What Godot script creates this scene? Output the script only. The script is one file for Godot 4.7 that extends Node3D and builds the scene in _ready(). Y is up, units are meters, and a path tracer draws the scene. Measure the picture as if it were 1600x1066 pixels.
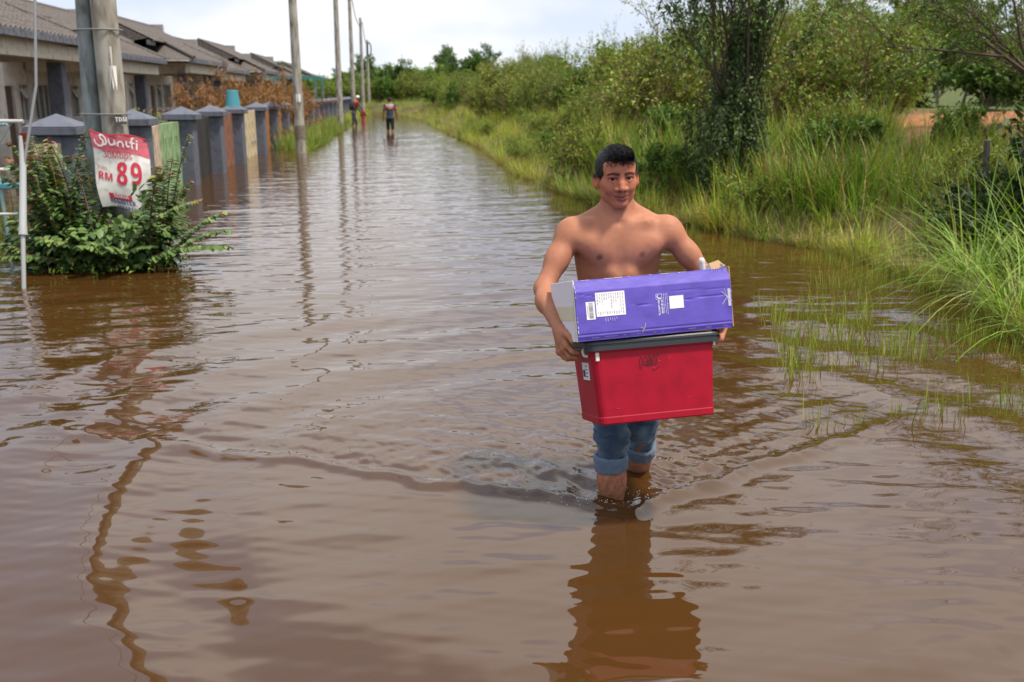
extends Node3D

# ---------------------------------------------------------------- mesh helpers
class MB:
	var v := PackedVector3Array()
	var n := PackedVector3Array()
	var c := PackedColorArray()
	var uv := PackedVector2Array()
	var idx := PackedInt32Array()
	var col := Color(1, 1, 1)
	func vert(p: Vector3, nn: Vector3, t := Vector2.ZERO) -> int:
		v.append(p); n.append(nn); c.append(col); uv.append(t)
		return v.size() - 1
	func tri(a: Vector3, b: Vector3, d: Vector3) -> void:       # counter-clockwise from outside
		var nn := (b - a).cross(d - a).normalized()
		var i := vert(a, nn)
		vert(b, nn); vert(d, nn)
		idx.append(i); idx.append(i + 2); idx.append(i + 1)
	func quad(a: Vector3, b: Vector3, d: Vector3, e: Vector3) -> void:
		var nn := (d - a).cross(e - b).normalized()
		var i := vert(a, nn, Vector2(0, 1))
		vert(b, nn, Vector2(1, 1)); vert(d, nn, Vector2(1, 0)); vert(e, nn, Vector2(0, 0))
		for k in [0, 2, 1, 0, 3, 2]:
			idx.append(i + k)
	func quad_out(a: Vector3, b: Vector3, d: Vector3, e: Vector3, inside: Vector3) -> void:
		if (d - a).cross(e - b).dot((a + d) * 0.5 - inside) >= 0.0:
			quad(a, b, d, e)
		else:
			quad(a, e, d, b)
	func tri_out(a: Vector3, b: Vector3, d: Vector3, inside: Vector3) -> void:
		if (b - a).cross(d - a).dot(a - inside) >= 0.0:
			tri(a, b, d)
		else:
			tri(a, d, b)
	func box(at: Vector3, size: Vector3, bs := Basis(), bevel := 0.0) -> void:
		var h := size * 0.5
		var b := minf(bevel, minf(h.x, minf(h.y, h.z)) * 0.9)
		for ax in 3:
			var a1 := (ax + 1) % 3
			var a2 := (ax + 2) % 3
			for s in [-1.0, 1.0]:
				var q := []
				for t in [[-1, -1], [1, -1], [1, 1], [-1, 1]]:
					var p := Vector3.ZERO
					p[ax] = h[ax] * s
					p[a1] = (h[a1] - b) * t[0]
					p[a2] = (h[a2] - b) * t[1]
					q.append(at + bs * p)
				quad_out(q[0], q[1], q[2], q[3], at)
				if b > 0.0:
					for s2 in [-1.0, 1.0]:          # edge between ax and a1
						var e := []
						for t in [[0, -1], [0, 1], [1, 1], [1, -1]]:
							var p := Vector3.ZERO
							p[ax] = (h[ax] - (b if t[0] == 1 else 0.0)) * s
							p[a1] = (h[a1] - (b if t[0] == 0 else 0.0)) * s2
							p[a2] = (h[a2] - b) * t[1]
							e.append(at + bs * p)
						quad_out(e[0], e[1], e[2], e[3], at)
		if b > 0.0:
			for sx in [-1.0, 1.0]:
				for sy in [-1.0, 1.0]:
					for sz in [-1.0, 1.0]:
						tri_out(at + bs * Vector3(h.x * sx, (h.y - b) * sy, (h.z - b) * sz), at + bs * Vector3((h.x - b) * sx, h.y * sy, (h.z - b) * sz), at + bs * Vector3((h.x - b) * sx, (h.y - b) * sy, h.z * sz), at)
	func tube(pts: Array, radii: Array, sides := 8, caps := true) -> void:
		var first := v.size()
		var m := pts.size()
		var side := Vector3.ZERO
		for i in m:
			var t: Vector3 = (pts[mini(i + 1, m - 1)] - pts[maxi(i - 1, 0)]).normalized()
			if i == 0:
				side = t.cross(Vector3.UP if absf(t.y) < 0.9 else Vector3.RIGHT).normalized()
			else:
				side = (side - t * side.dot(t)).normalized()
			var up := t.cross(side)
			var r: float = radii[i] if i < radii.size() else radii[-1]
			for k in sides:
				var an := TAU * k / sides
				var d := side * cos(an) + up * sin(an)
				vert(pts[i] + d * r, d, Vector2(float(k) / sides, float(i) / m))
		for i in m - 1:
			for k in sides:
				var a := first + i * sides + k
				var b := first + i * sides + (k + 1) % sides
				idx.append_array([a, a + sides, b, b, a + sides, b + sides])
		if caps:
			for e in [0, m - 1]:
				var t: Vector3 = (pts[1] - pts[0]).normalized() * -1.0 if e == 0 else (pts[m - 1] - pts[m - 2]).normalized()
				var ct := vert(pts[e], t)
				var f := v.size()
				for k in sides:
					vert(v[first + e * sides + k], t)
				for k in sides:
					if e == 0:
						idx.append_array([ct, f + k, f + (k + 1) % sides])
					else:
						idx.append_array([ct, f + (k + 1) % sides, f + k])
	func lathe(profile: Array, at := Vector3.ZERO, sides := 20) -> void:   # profile of Vector2(r, y), bottom to top
		var first := v.size()
		var m := profile.size()
		for i in m:
			var a: Vector2 = profile[maxi(i - 1, 0)]
			var b: Vector2 = profile[mini(i + 1, m - 1)]
			var t := (b - a).normalized()
			for k in sides + 1:
				var an := TAU * k / sides
				vert(at + Vector3(cos(an) * profile[i].x, profile[i].y, sin(an) * profile[i].x), Vector3(cos(an) * t.y, -t.x, sin(an) * t.y).normalized(), Vector2(float(k) / sides, float(i) / m))
		for i in m - 1:
			for k in sides:
				var a := first + i * (sides + 1) + k
				idx.append_array([a, a + 1, a + sides + 1, a + 1, a + sides + 2, a + sides + 1])
	func leaf(p: Vector3, dir: Vector3, face: Vector3, ln: float, wd: float, fold := 0.25) -> void:
		var side := dir.cross(face).normalized()
		var nn := side.cross(dir).normalized()
		var mid := p + dir * ln * 0.45
		var i := vert(p, nn)
		vert(mid + side * wd * 0.5 + nn * wd * fold, (nn - side * fold * 1.5).normalized())
		vert(p + dir * ln - nn * ln * 0.12, nn)
		vert(mid - side * wd * 0.5 + nn * wd * fold, (nn + side * fold * 1.5).normalized())
		idx.append_array([i, i + 2, i + 1, i, i + 3, i + 2])
	func leaf_round(p: Vector3, dir: Vector3, face: Vector3, ln: float, wd: float, fold := 0.12) -> void:
		var side := dir.cross(face).normalized()
		var nn := side.cross(dir).normalized()
		var i := vert(p, nn)
		vert(p + dir * ln * 0.3 + side * wd * 0.46 + nn * wd * fold, (nn - side * fold).normalized())
		vert(p + dir * ln * 0.72 + side * wd * 0.42 + nn * (wd * fold - ln * 0.04), (nn - side * fold).normalized())
		vert(p + dir * ln - nn * ln * 0.1, nn)
		vert(p + dir * ln * 0.72 - side * wd * 0.42 + nn * (wd * fold - ln * 0.04), (nn + side * fold).normalized())
		vert(p + dir * ln * 0.3 - side * wd * 0.46 + nn * wd * fold, (nn + side * fold).normalized())
		idx.append_array([i, i + 2, i + 1, i, i + 3, i + 2, i, i + 4, i + 3, i, i + 5, i + 4])
	func blade(p: Vector3, dir: Vector3, bend: Vector3, ln: float, wd: float, segs := 4) -> void:
		var side := dir.cross(bend)
		if side.length() < 0.05:
			side = Vector3.RIGHT
		side = side.normalized()
		var first := v.size()
		var q := p
		var d := dir.normalized()
		for s in segs + 1:
			var f := float(s) / segs
			var w := wd * 0.5 * (1.0 - f * f) + 0.0006
			var nn := side.cross(d).normalized()
			vert(q - side * w, nn); vert(q + side * w, nn)
			q += d * ln / segs
			d = (d + bend / segs).normalized()
		for s in segs:
			var a := first + s * 2
			idx.append_array([a, a + 2, a + 1, a + 1, a + 2, a + 3])
	func add(o: MB, t: Transform3D) -> void:
		var base := v.size()
		for i in o.v.size():
			v.append(t * o.v[i]); n.append((t.basis * o.n[i]).normalized())
		c.append_array(o.c); uv.append_array(o.uv)
		for i in o.idx:
			idx.append(base + i)
	func mesh(uvs := false) -> ArrayMesh:
		var m := ArrayMesh.new()
		var a := []
		a.resize(Mesh.ARRAY_MAX)
		a[Mesh.ARRAY_VERTEX] = v; a[Mesh.ARRAY_NORMAL] = n; a[Mesh.ARRAY_COLOR] = c; a[Mesh.ARRAY_INDEX] = idx
		if uvs:
			a[Mesh.ARRAY_TEX_UV] = uv
		m.add_surface_from_arrays(Mesh.PRIMITIVE_TRIANGLES, a)
		return m

# ---------------------------------------------------------------- smooth solids (people): distance field -> surface nets
class Solid:
	var kind := PackedInt32Array()
	var a := PackedVector3Array()
	var b := PackedVector3Array()
	var ra := PackedFloat32Array()
	var rb := PackedFloat32Array()
	var kk := PackedFloat32Array()
	var inv := []
	var wrinkle: FastNoiseLite = null
	var wrinkle_depth := 0.0
	var wrinkle_scale := Vector3.ONE
	func put(kd: int, pa: Vector3, pb: Vector3, r1: float, r2: float, k: float, bs := Basis()) -> void:
		kind.append(kd); a.append(pa); b.append(pb); ra.append(r1); rb.append(r2); kk.append(k)
		inv.append(bs.inverse())
	func cap(pa: Vector3, pb: Vector3, r1: float, r2: float, k := 0.02) -> void:
		put(0, pa, pb, r1, r2, k)
	func chain(pts: Array, rs: Array, k := 0.015) -> void:
		for i in pts.size() - 1:
			cap(pts[i], pts[i + 1], rs[i], rs[i + 1], k)
	func ell(p: Vector3, r: Vector3, k := 0.02, bs := Basis()) -> void:
		put(1, p, r, 0, 0, k, bs)
	func cut_cap(pa: Vector3, pb: Vector3, r1: float, r2: float, k := 0.006) -> void:
		put(2, pa, pb, r1, r2, k)
	func cut_ell(p: Vector3, r: Vector3, k := 0.01, bs := Basis()) -> void:
		put(3, p, r, 0, 0, k, bs)
	func prim(i: int, p: Vector3) -> float:
		if kind[i] % 2 == 0:
			var pa := p - a[i]
			var ba := b[i] - a[i]
			var h := clampf(pa.dot(ba) / maxf(ba.length_squared(), 1e-9), 0.0, 1.0)
			return (pa - ba * h).length() - ra[i] - (rb[i] - ra[i]) * h
		var q: Vector3 = inv[i] * (p - a[i])
		var r := b[i]
		var k0 := (q / r).length()
		if k0 < 1e-4:
			return -minf(r.x, minf(r.y, r.z))
		return k0 * (k0 - 1.0) / maxf((q / (r * r)).length(), 1e-6)
	func val(p: Vector3, list: PackedInt32Array) -> float:
		var d := 1.0
		for i in list:
			var e := prim(i, p)
			var k := kk[i]
			if kind[i] < 2:
				var h := maxf(k - absf(d - e), 0.0)
				d = minf(d, e) - h * h / k * 0.25
			else:
				var h := maxf(k - absf(d + e), 0.0)
				d = maxf(d, -e) + h * h / k * 0.25
		if wrinkle:
			d += wrinkle.get_noise_3dv(p * wrinkle_scale) * wrinkle_depth
		return d
	func build(into: MB, cell: float, lo: Vector3, hi: Vector3, tint: Callable) -> void:
		const B := 6
		var nb := Vector3i(((hi - lo) / (cell * B)).ceil())
		var nx := nb.x * B; var ny := nb.y * B; var nz := nb.z * B
		var sy := nx; var sz := nx * ny
		var f := PackedFloat32Array()
		f.resize(nx * ny * nz)
		f.fill(1.0)
		var active := []
		var hd := cell * (B + 1) * 0.5 * 1.74
		for bz in nb.z:
			for by in nb.y:
				for bx in nb.x:
					var ctr := lo + Vector3(bx + 0.5, by + 0.5, bz + 0.5) * cell * B
					var list := PackedInt32Array()
					for i in kind.size():
						var pd := prim(i, ctr)
						if pd <= (hd + kk[i]) * 1.35 + 0.004:
							list.append(i)
					if list.is_empty():
						continue
					var cv := val(ctr, list)
					var solid := cv < -(hd * 1.6 + 0.012)
					for z in range(bz * B, bz * B + B):
						for y in range(by * B, by * B + B):
							var o := z * sz + y * sy
							for x in range(bx * B, bx * B + B):
								f[o + x] = -1.0 if solid else val(lo + Vector3(x, y, z) * cell, list)
					if not solid:
						active.append(Vector3i(bx, by, bz))
		var at := {}
		var base := into.v.size()
		var sum := PackedVector3Array()
		var offs := [0, 1, sy, sy + 1, sz, sz + 1, sz + sy, sz + sy + 1]
		var edges := [[0, 1], [2, 3], [4, 5], [6, 7], [0, 2], [1, 3], [4, 6], [5, 7], [0, 4], [1, 5], [2, 6], [3, 7]]
		var cn := []
		for k in 8:
			cn.append(Vector3(k & 1, (k >> 1) & 1, (k >> 2) & 1))
		var cells := PackedInt32Array()
		for bl: Vector3i in active:
			for z in range(bl.z * B, mini(bl.z * B + B, nz - 1)):
				for y in range(bl.y * B, mini(bl.y * B + B, ny - 1)):
					for x in range(bl.x * B, mini(bl.x * B + B, nx - 1)):
						var o := z * sz + y * sy + x
						var s0 := f[o] < 0.0
						if (f[o + 1] < 0.0) == s0 and (f[o + sy] < 0.0) == s0 and (f[o + sy + 1] < 0.0) == s0 and (f[o + sz] < 0.0) == s0 and (f[o + sz + 1] < 0.0) == s0 and (f[o + sz + sy] < 0.0) == s0 and (f[o + sz + sy + 1] < 0.0) == s0:
							continue
						var p := Vector3.ZERO
						var m := 0
						for e in edges:
							var fa := f[o + offs[e[0]]]
							var fb := f[o + offs[e[1]]]
							if (fa < 0.0) != (fb < 0.0):
								p += (cn[e[0]] as Vector3).lerp(cn[e[1]], fa / (fa - fb))
								m += 1
						p = lo + (Vector3(x, y, z) + p / m) * cell
						at[o] = into.v.size()
						into.v.append(p); into.n.append(Vector3.UP); into.uv.append(Vector2.ZERO)
						into.c.append(tint.call(p))
						sum.append(Vector3.ZERO)
						cells.append(o)
		for o in cells:
			for ax in 3:
				var st: int = [1, sy, sz][ax]
				var u: int = [sy, sz, 1][ax]
				var w: int = [sz, 1, sy][ax]
				if o + st >= f.size():
					continue
				var neg := f[o] < 0.0
				if neg == (f[o + st] < 0.0):
					continue
				if not (at.has(o - u) and at.has(o - w) and at.has(o - u - w)):
					continue
				var q := [at[o], at[o - u], at[o - u - w], at[o - w]]
				if not neg:
					q = [q[0], q[3], q[2], q[1]]
				# q runs counter-clockwise seen from outside
				var nn: Vector3 = (into.v[q[2]] - into.v[q[0]]).cross(into.v[q[3]] - into.v[q[1]])
				for t in q:
					sum[t - base] += nn
				into.idx.append_array([q[0], q[2], q[1], q[0], q[3], q[2]])
		for i in sum.size():
			into.n[base + i] = sum[i].normalized()

# ---------------------------------------------------------------- naming and materials
var used := {}
var cache := {}
func numbered(called: String) -> String:
	used[called] = used.get(called, -1) + 1
	return called if used[called] == 0 else "%s_%03d" % [called, used[called]]
func thing(called: String, label: String, category: String, at := Vector3.ZERO, turn := 0.0, group := "") -> Node3D:
	var o := Node3D.new()
	o.name = numbered(called)
	add_child(o)
	o.position = at
	o.rotation.y = turn
	meta(o, label, category, group)
	return o
func meta(o: Node, label: String, category: String, group := "") -> void:
	o.set_meta("label", label)
	o.set_meta("category", category)
	if group:
		o.set_meta("group", group)
func part(called: String, mb, m: Material, parent: Node = self, label := "") -> MeshInstance3D:
	var o := MeshInstance3D.new()
	o.mesh = mb.mesh() if mb is MB else mb
	o.material_override = null
	for i in o.mesh.get_surface_count():
		o.set_surface_override_material(i, m)
	o.name = numbered(called) if parent == self else called
	if label:
		o.set_meta("label", label)
	parent.add_child(o, true)
	return o
func setting(called: String, mb, m: Material) -> MeshInstance3D:
	var o := part(called, mb, m)
	o.set_meta("kind", "structure")
	return o
func lin(r: float, g: float, b: float) -> Color:
	return Color(r, g, b).linear_to_srgb()
func hexl(s: String) -> Color:             # sRGB hex -> linear (vertex colours)
	return Color(s).srgb_to_linear()
func noise_tex(seed_: int, freq: float, stops: Array, cols: Array, kind := FastNoiseLite.TYPE_SIMPLEX_SMOOTH, size := 512, octaves := 5) -> NoiseTexture2D:
	var t := NoiseTexture2D.new()
	t.width = size; t.height = size; t.seamless = true; t.seamless_blend_skirt = 0.2
	var nz := FastNoiseLite.new()
	nz.seed = seed_; nz.frequency = freq; nz.noise_type = kind; nz.fractal_octaves = octaves
	t.noise = nz
	if stops:
		var g := Gradient.new()
		g.offsets = PackedFloat32Array(stops)
		g.colors = PackedColorArray(cols)
		t.color_ramp = g
	return t
func mat(key: String, c: Color, rough := 0.8, tex: Texture2D = null, scale := Vector3.ONE, bump: Texture2D = null, bump_cm := 0.0) -> StandardMaterial3D:
	if cache.has(key):
		return cache[key]
	var m := StandardMaterial3D.new()
	m.resource_name = key
	m.albedo_color = c
	m.roughness = rough
	m.metallic_specular = 0.45
	if tex:
		m.albedo_texture = tex
	if bump:
		m.heightmap_enabled = true
		m.heightmap_texture = bump
		m.heightmap_scale = bump_cm
	if tex or bump:
		m.uv1_triplanar = true
		m.uv1_world_triplanar = true
		m.uv1_scale = scale
	cache[key] = m
	return m
func leafy(key: String, through := 0.35, rough := 0.55) -> StandardMaterial3D:
	if cache.has(key):
		return cache[key]
	var m := StandardMaterial3D.new()
	m.resource_name = key
	m.vertex_color_use_as_albedo = true
	m.roughness = rough
	m.metallic_specular = 0.35
	m.backlight_enabled = true
	m.backlight = lin(through * 0.9, through, through * 0.35)
	m.cull_mode = BaseMaterial3D.CULL_DISABLED
	cache[key] = m
	return m
func painted(key: String, rough := 0.8, tex: Texture2D = null, scale := Vector3.ONE) -> StandardMaterial3D:
	if cache.has(key):
		return cache[key]
	var m := mat(key, Color.WHITE, rough, tex, scale)
	m.vertex_color_use_as_albedo = true
	return m
func rnd(r: RandomNumberGenerator, lo: float, hi: float) -> float:
	return r.randf_range(lo, hi)
func rng_of(s: int) -> RandomNumberGenerator:
	var r := RandomNumberGenerator.new()
	r.seed = s
	return r
func sstep(a: float, b: float, x: float) -> float:
	var t := clampf((x - a) / (b - a), 0.0, 1.0)
	return t * t * (3.0 - 2.0 * t)

# ---------------------------------------------------------------- terrain and water
const EDGE_Z := [6.0, 0.0, -4.6, -5.4, -6.8, -8.1, -9.5, -10.2, -11.4, -12.8, -15.9, -19.8, -27.7, -33.8, -40.5, -55.0, -70.0, -84.0, -92.0]
const EDGE_X := [3.3, 3.4, 3.65, 3.95, 4.3, 4.45, 4.4, 4.0, 3.6, 3.15, 2.6, 2.35, 2.5, 2.25, 1.9, 1.6, 0.9, -1.6, -9.0]
func edge_x(z: float) -> float:
	if z > EDGE_Z[0]:
		return EDGE_X[0]
	for i in EDGE_Z.size() - 1:
		if z >= EDGE_Z[i + 1]:
			return lerpf(EDGE_X[i], EDGE_X[i + 1], (EDGE_Z[i] - z) / (EDGE_Z[i] - EDGE_Z[i + 1]))
	return -40.0
var land_noise := FastNoiseLite.new()
func ground_y(x: float, z: float) -> float:
	var s := x - edge_x(z)
	var h := -0.34
	h = lerpf(h, -0.1, sstep(-1.8, -0.5, s))
	h += 0.12 * sstep(-0.6, 0.05, s)
	h += 0.55 * sstep(0.0, 2.0, s) + 0.36 * sstep(1.6, 6.0, s)
	if s > 0.0:
		h += land_noise.get_noise_2d(x * 0.6, z * 0.6) * 0.28 * minf(1.0, s)
	var d := Vector2(x - 40.0, z + 95.0).length()
	h += 3.6 * sstep(42.0, 12.0, d)
	if z < -20.0:
		h += 0.35 * sstep(0.8, 0.0, absf(x + 3.0) * 1.0) * sstep(-24.0, -29.0, z) * sstep(-60.0, -50.0, z)
	return h

func make_ground() -> void:
	land_noise.seed = 5
	land_noise.frequency = 0.35
	var xs := [-1500.0, -400.0, -150.0, -60.0, -30.0]
	var x := -14.0
	while x < 16.0:
		xs.append(x)
		x += 0.4
	for e in [17, 19, 22, 26, 30, 34, 38, 42, 47, 53, 60, 75, 100, 150, 400, 1500]:
		xs.append(float(e))
	var zs := [300.0, 60.0, 20.0, 10.0]
	var z := 4.0
	while z > -45.0:
		zs.append(z)
		z -= 0.45
	for e in [46, 48, 51, 54, 58, 62, 66, 70, 75, 80, 84, 88, 92, 97, 105, 115, 130, 160, 300, 700, 2500]:
		zs.append(-float(e))
	var mb := MB.new()
	for zz in zs:
		for xx in xs:
			var p := Vector3(xx, ground_y(xx, zz), zz)
			var s: float = xx - edge_x(zz)
			var earth: float = sstep(3.0, 7.0, s) * sstep(34.0, 24.0, -zz) * (0.75 + 0.25 * land_noise.get_noise_2d(xx * 2.0, zz * 2.0))
			mb.col = Color(0.10, 0.075, 0.032).lerp(Color(0.40, 0.155, 0.062), clampf(earth, 0, 1))
			mb.col = mb.col.lerp(Color(0.085, 0.115, 0.03), sstep(24.0, 36.0, -zz) * sstep(1.5, 4.0, s))
			mb.vert(p, Vector3(ground_y(xx - 0.2, zz) - ground_y(xx + 0.2, zz), 0.4, ground_y(xx, zz - 0.2) - ground_y(xx, zz + 0.2)).normalized())
	var w := xs.size()
	for j in zs.size() - 1:
		for i in w - 1:
			var a := j * w + i
			mb.idx.append_array([a, a + w, a + 1, a + 1, a + w, a + w + 1])
	var t := noise_tex(11, 0.02, [0.0, 0.45, 1.0], [Color(0.55, 0.52, 0.5), Color(0.85, 0.83, 0.8), Color(1, 1, 1)])
	setting("ground", mb, painted("earth", 0.95, t, Vector3.ONE * 0.35))

# ---- water: waves that the light reads as slopes
var waves := []
var chop := FastNoiseLite.new()
var calm := FastNoiseLite.new()
func water_y(x: float, z: float) -> float:
	var far := sstep(-3.6, -9.0, z)
	var patch := 0.55 + 0.75 * calm.get_noise_2d(x, z * 1.6)
	var h := 0.0
	for w in waves:
		h += sin(w[0] * x + w[1] * z + w[2]) * (w[3] + w[4] * far * patch)
	# bow wave of the walking man: a swept ridge before his legs, ruffled water behind it
	var dx := absf(x - 0.83)
	if z > -8.5 and dx < 4.0:
		var wob := chop.get_noise_2d(x * 0.35, 7.0) * 0.12
		var front := -3.40 - (0.52 if x < 0.83 else 0.62) * pow(dx, 0.92) + wob * minf(1.0, dx * 1.5)
		var u := z - front
		var fall := exp(-dx / 1.5)
		h += 0.031 * fall * exp(-pow((u + 0.02) / 0.06, 2.0)) * (1.0 + 0.35 * chop.get_noise_2d(x * 1.5, z * 1.5))
		h -= 0.014 * fall * exp(-pow((u + 0.16) / 0.10, 2.0))
		h += 0.004 * exp(-dx / 2.2) * exp(-pow((u - 0.14) / 0.10, 2.0))
		if u < 0.03:
			var inside := sstep(0.03, -0.08, u)
			var back := exp(u / 0.75)
			h += inside * exp(-dx / 1.5) * back * 0.0065 * sin(u * 30.0 + wob * 30.0 + dx * 2.0)
			h += inside * exp(-dx / 0.8) * exp(u / 0.6) * 0.024 * chop.get_noise_2d(x * 2.2, z * 2.6)
			h += inside * exp(-dx / 1.4) * exp(u / 1.6) * 0.0075 * chop.get_noise_2d(x * 1.3 + 40.0, z * 2.0)
		# rings that run out to the sides
		var r := Vector2(x - 0.83, z + 3.75).length()
		h += 0.0095 * exp(-pow((r - 1.9) / 0.6, 2.0)) * sin(r * 10.0 + wob * 10.0)
		h += 0.0085 * exp(-pow((r - 3.1) / 0.8, 2.0)) * sin(r * 8.0 + wob * 12.0)
	return h

func make_water() -> void:
	chop.seed = 3; chop.frequency = 4.5; chop.fractal_octaves = 3
	calm.seed = 8; calm.frequency = 0.35; calm.fractal_octaves = 2
	var r := rng_of(21)
	# [kx, kz, phase, amplitude near, extra amplitude farther off]; crests lie across the street, a little askew
	for k in 16:
		var wl: float = [0.95, 0.7, 0.52, 0.4, 0.33, 0.27, 0.22, 0.18][k % 8] * rnd(r, 0.88, 1.12)
		var an := rnd(r, -0.42, 0.42) + 0.24
		var kk := TAU / wl
		var near := 0.00105 * wl * (1.0 if k < 8 else 0.8)
		waves.append([kk * sin(an), kk * cos(an), rnd(r, 0, TAU), near, 0.0021 * wl * (0.5 if wl > 0.6 else 1.0)])
	var xs := []
	var x := 0.8
	var st := 0.018
	while x < 60.0:
		xs.append(x)
		if x > 2.9:
			st *= 1.035
		x += minf(st, 0.12 if x < 7.0 else 8.0)
	x = 0.8 - 0.018
	st = 0.018
	while x > -60.0:
		xs.push_front(x)
		if x < -1.6:
			st *= 1.02
		x -= minf(st, 0.1 if x > -7.0 else 8.0)
	var zs := []
	var z := -2.0
	st = 0.018
	zs.append_array([12.0, 4.0, 0.0, -1.0, -1.5])
	while z > -110.0:
		zs.append(z)
		if z < -4.9:
			st *= 1.009
		z -= minf(st, 0.12 if z > -46.0 else 4.0)
	var w := xs.size()
	var hh := PackedFloat32Array()
	hh.resize(w * zs.size())
	for j in zs.size():
		var zz: float = zs[j]
		for i in w:
			var xx: float = xs[i]
			var m := sstep(-7.0, -6.0, xx) * sstep(7.0, 6.0, xx) * sstep(-46.0, -40.0, zz)
			hh[j * w + i] = water_y(xx, zz) * m if m > 0.0 and zz < -1.4 else 0.0
	var mb := MB.new()
	for j in zs.size():
		var j0 := maxi(j - 1, 0); var j1 := mini(j + 1, zs.size() - 1)
		for i in w:
			var i0 := maxi(i - 1, 0); var i1 := mini(i + 1, w - 1)
			var gx: float = (hh[j * w + i1] - hh[j * w + i0]) / (xs[i1] - xs[i0])
			var gz: float = (hh[j1 * w + i] - hh[j0 * w + i]) / (zs[j1] - zs[j0])
			mb.v.append(Vector3(xs[i], hh[j * w + i], zs[j]))
			mb.n.append(Vector3(-gx, 1, -gz).normalized())
	mb.c.resize(mb.v.size()); mb.c.fill(Color.WHITE)
	mb.uv.resize(mb.v.size())
	for j in zs.size() - 1:
		for i in w - 1:
			var a := j * w + i
			mb.idx.append_array([a, a + w, a + 1, a + 1, a + w, a + w + 1])
	# fine ripples as relief: sines with whole numbers of periods in the tile, so it repeats without a seam
	const N := 1024
	var tab := PackedFloat32Array()
	for i in N:
		tab.append(sin(TAU * i / N))
	var comps := []
	for k in 12:
		var kz: int = [19, 27, 36, 46, 57, 23, 31, 70, 41, 52, 64, 85][k] * (1 if k % 3 else -1)
		var kx: int = int(rnd(r, -0.42, 0.42) * absi(kz))
		comps.append([kx, kz, r.randi() % N, 7.0 / absi(kz)])
	var px := PackedFloat32Array()
	px.resize(N * N)
	for j in N:
		for i in N:
			var s := 0.0
			for c in comps:
				s += tab[(c[0] * i + c[1] * j + c[2]) & (N - 1)] * c[3]
			px[j * N + i] = s * 0.25 + 0.5
	var im := Image.create_from_data(N, N, false, Image.FORMAT_RF, px.to_byte_array())
	var m := mat("muddy water", lin(0.053, 0.0240, 0.0066), 0.03, null, Vector3.ONE * 0.17, ImageTexture.create_from_image(im), 0.6)
	m.metallic_specular = 0.52
	setting("water", mb, m)

func make_sky() -> ImageTexture:
	var w := 1024
	var h := 512
	var nz := FastNoiseLite.new()
	nz.seed = 14; nz.frequency = 0.9; nz.fractal_octaves = 5; nz.fractal_gain = 0.55
	var px := PackedFloat32Array()
	px.resize(w * h * 3)
	for j in h:
		var el := (0.5 - (j + 0.5) / h) * PI
		var up := maxf(sin(el), 0.0)
		var base := Color(0.67, 0.735, 0.84).lerp(Color(0.60, 0.72, 0.96), pow(up, 0.6))
		for i in w:
			var az := TAU * (i + 0.5) / w
			var d := Vector3(cos(az) * cos(el), sin(el), sin(az) * cos(el))
			var q := d / (up + 0.22)
			var cl := nz.get_noise_3d(q.x, 0.3, q.z) * 1.15
			var f := sstep(-0.34, 0.30, cl)
			var c := base.lerp(Color(0.91, 0.915, 0.93).lerp(Color(1.32, 1.30, 1.27), sstep(0.12, 0.5, up)), f * 0.92)
			var o := (j * w + i) * 3
			px[o] = c.r; px[o + 1] = c.g; px[o + 2] = c.b
	return ImageTexture.create_from_image(Image.create_from_data(w, h, false, Image.FORMAT_RGBF, px.to_byte_array()))

func _ready() -> void:
	# ---- camera: 35 mm lens at eye height above the flood, looking down the street
	var cam := Camera3D.new()
	cam.name = "camera"
	var lens := CameraAttributesPhysical.new()
	lens.frustum_focal_length = 35.0
	lens.frustum_focus_distance = 3.6
	lens.frustum_near = 0.05
	lens.frustum_far = 4000.0
	lens.exposure_aperture = 4.5
	cam.attributes = lens
	cam.keep_aspect = Camera3D.KEEP_HEIGHT
	cam.position = Vector3(0, 1.535, 0)
	cam.rotation_degrees = Vector3(-13.97, -6.23, 0)
	add_child(cam)
	# ---- sky, haze, exposure
	var sky := Sky.new()
	var pano := PanoramaSkyMaterial.new()
	pano.panorama = make_sky()
	sky.sky_material = pano
	var env := Environment.new()
	env.background_mode = Environment.BG_SKY
	env.sky = sky
	env.background_energy_multiplier = 0.98
	env.tonemap_mode = Environment.TONE_MAPPER_LINEAR
	env.tonemap_exposure = 1.2
	env.sdfgi_enabled = true
	env.ssao_enabled = true
	env.ssil_enabled = true
	var we := WorldEnvironment.new()
	we.name = "environment"
	we.environment = env
	add_child(we)
	# ---- sun: high, from the right, a little to the camera's side
	var sun := DirectionalLight3D.new()
	sun.name = "sun"
	sun.light_energy = 1.55
	sun.light_color = Color(1.0, 0.955, 0.89)
	sun.light_angular_distance = 7.0
	sun.shadow_enabled = true
	add_child(sun)
	var el := deg_to_rad(66.0)
	var az := deg_to_rad(30.0)
	sun.look_at_from_position(Vector3(cos(el) * cos(az), sin(el), cos(el) * sin(az)) * 50.0, Vector3.ZERO)
	# ---- setting, then things
	make_ground()
	make_water()
	make_street_side()
	make_plants()
	make_people()

# ---------------------------------------------------------------- the row of houses, the fence, the poles
var slate: Material
var beige: Material
var grime: NoiseTexture2D
var streak: NoiseTexture2D
var faint: NoiseTexture2D

func bx(at: Vector3, size: Vector3, bevel := 0.0, turn := Basis()) -> MB:
	var m := MB.new()
	m.box(at, size, turn, bevel)
	return m

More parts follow.
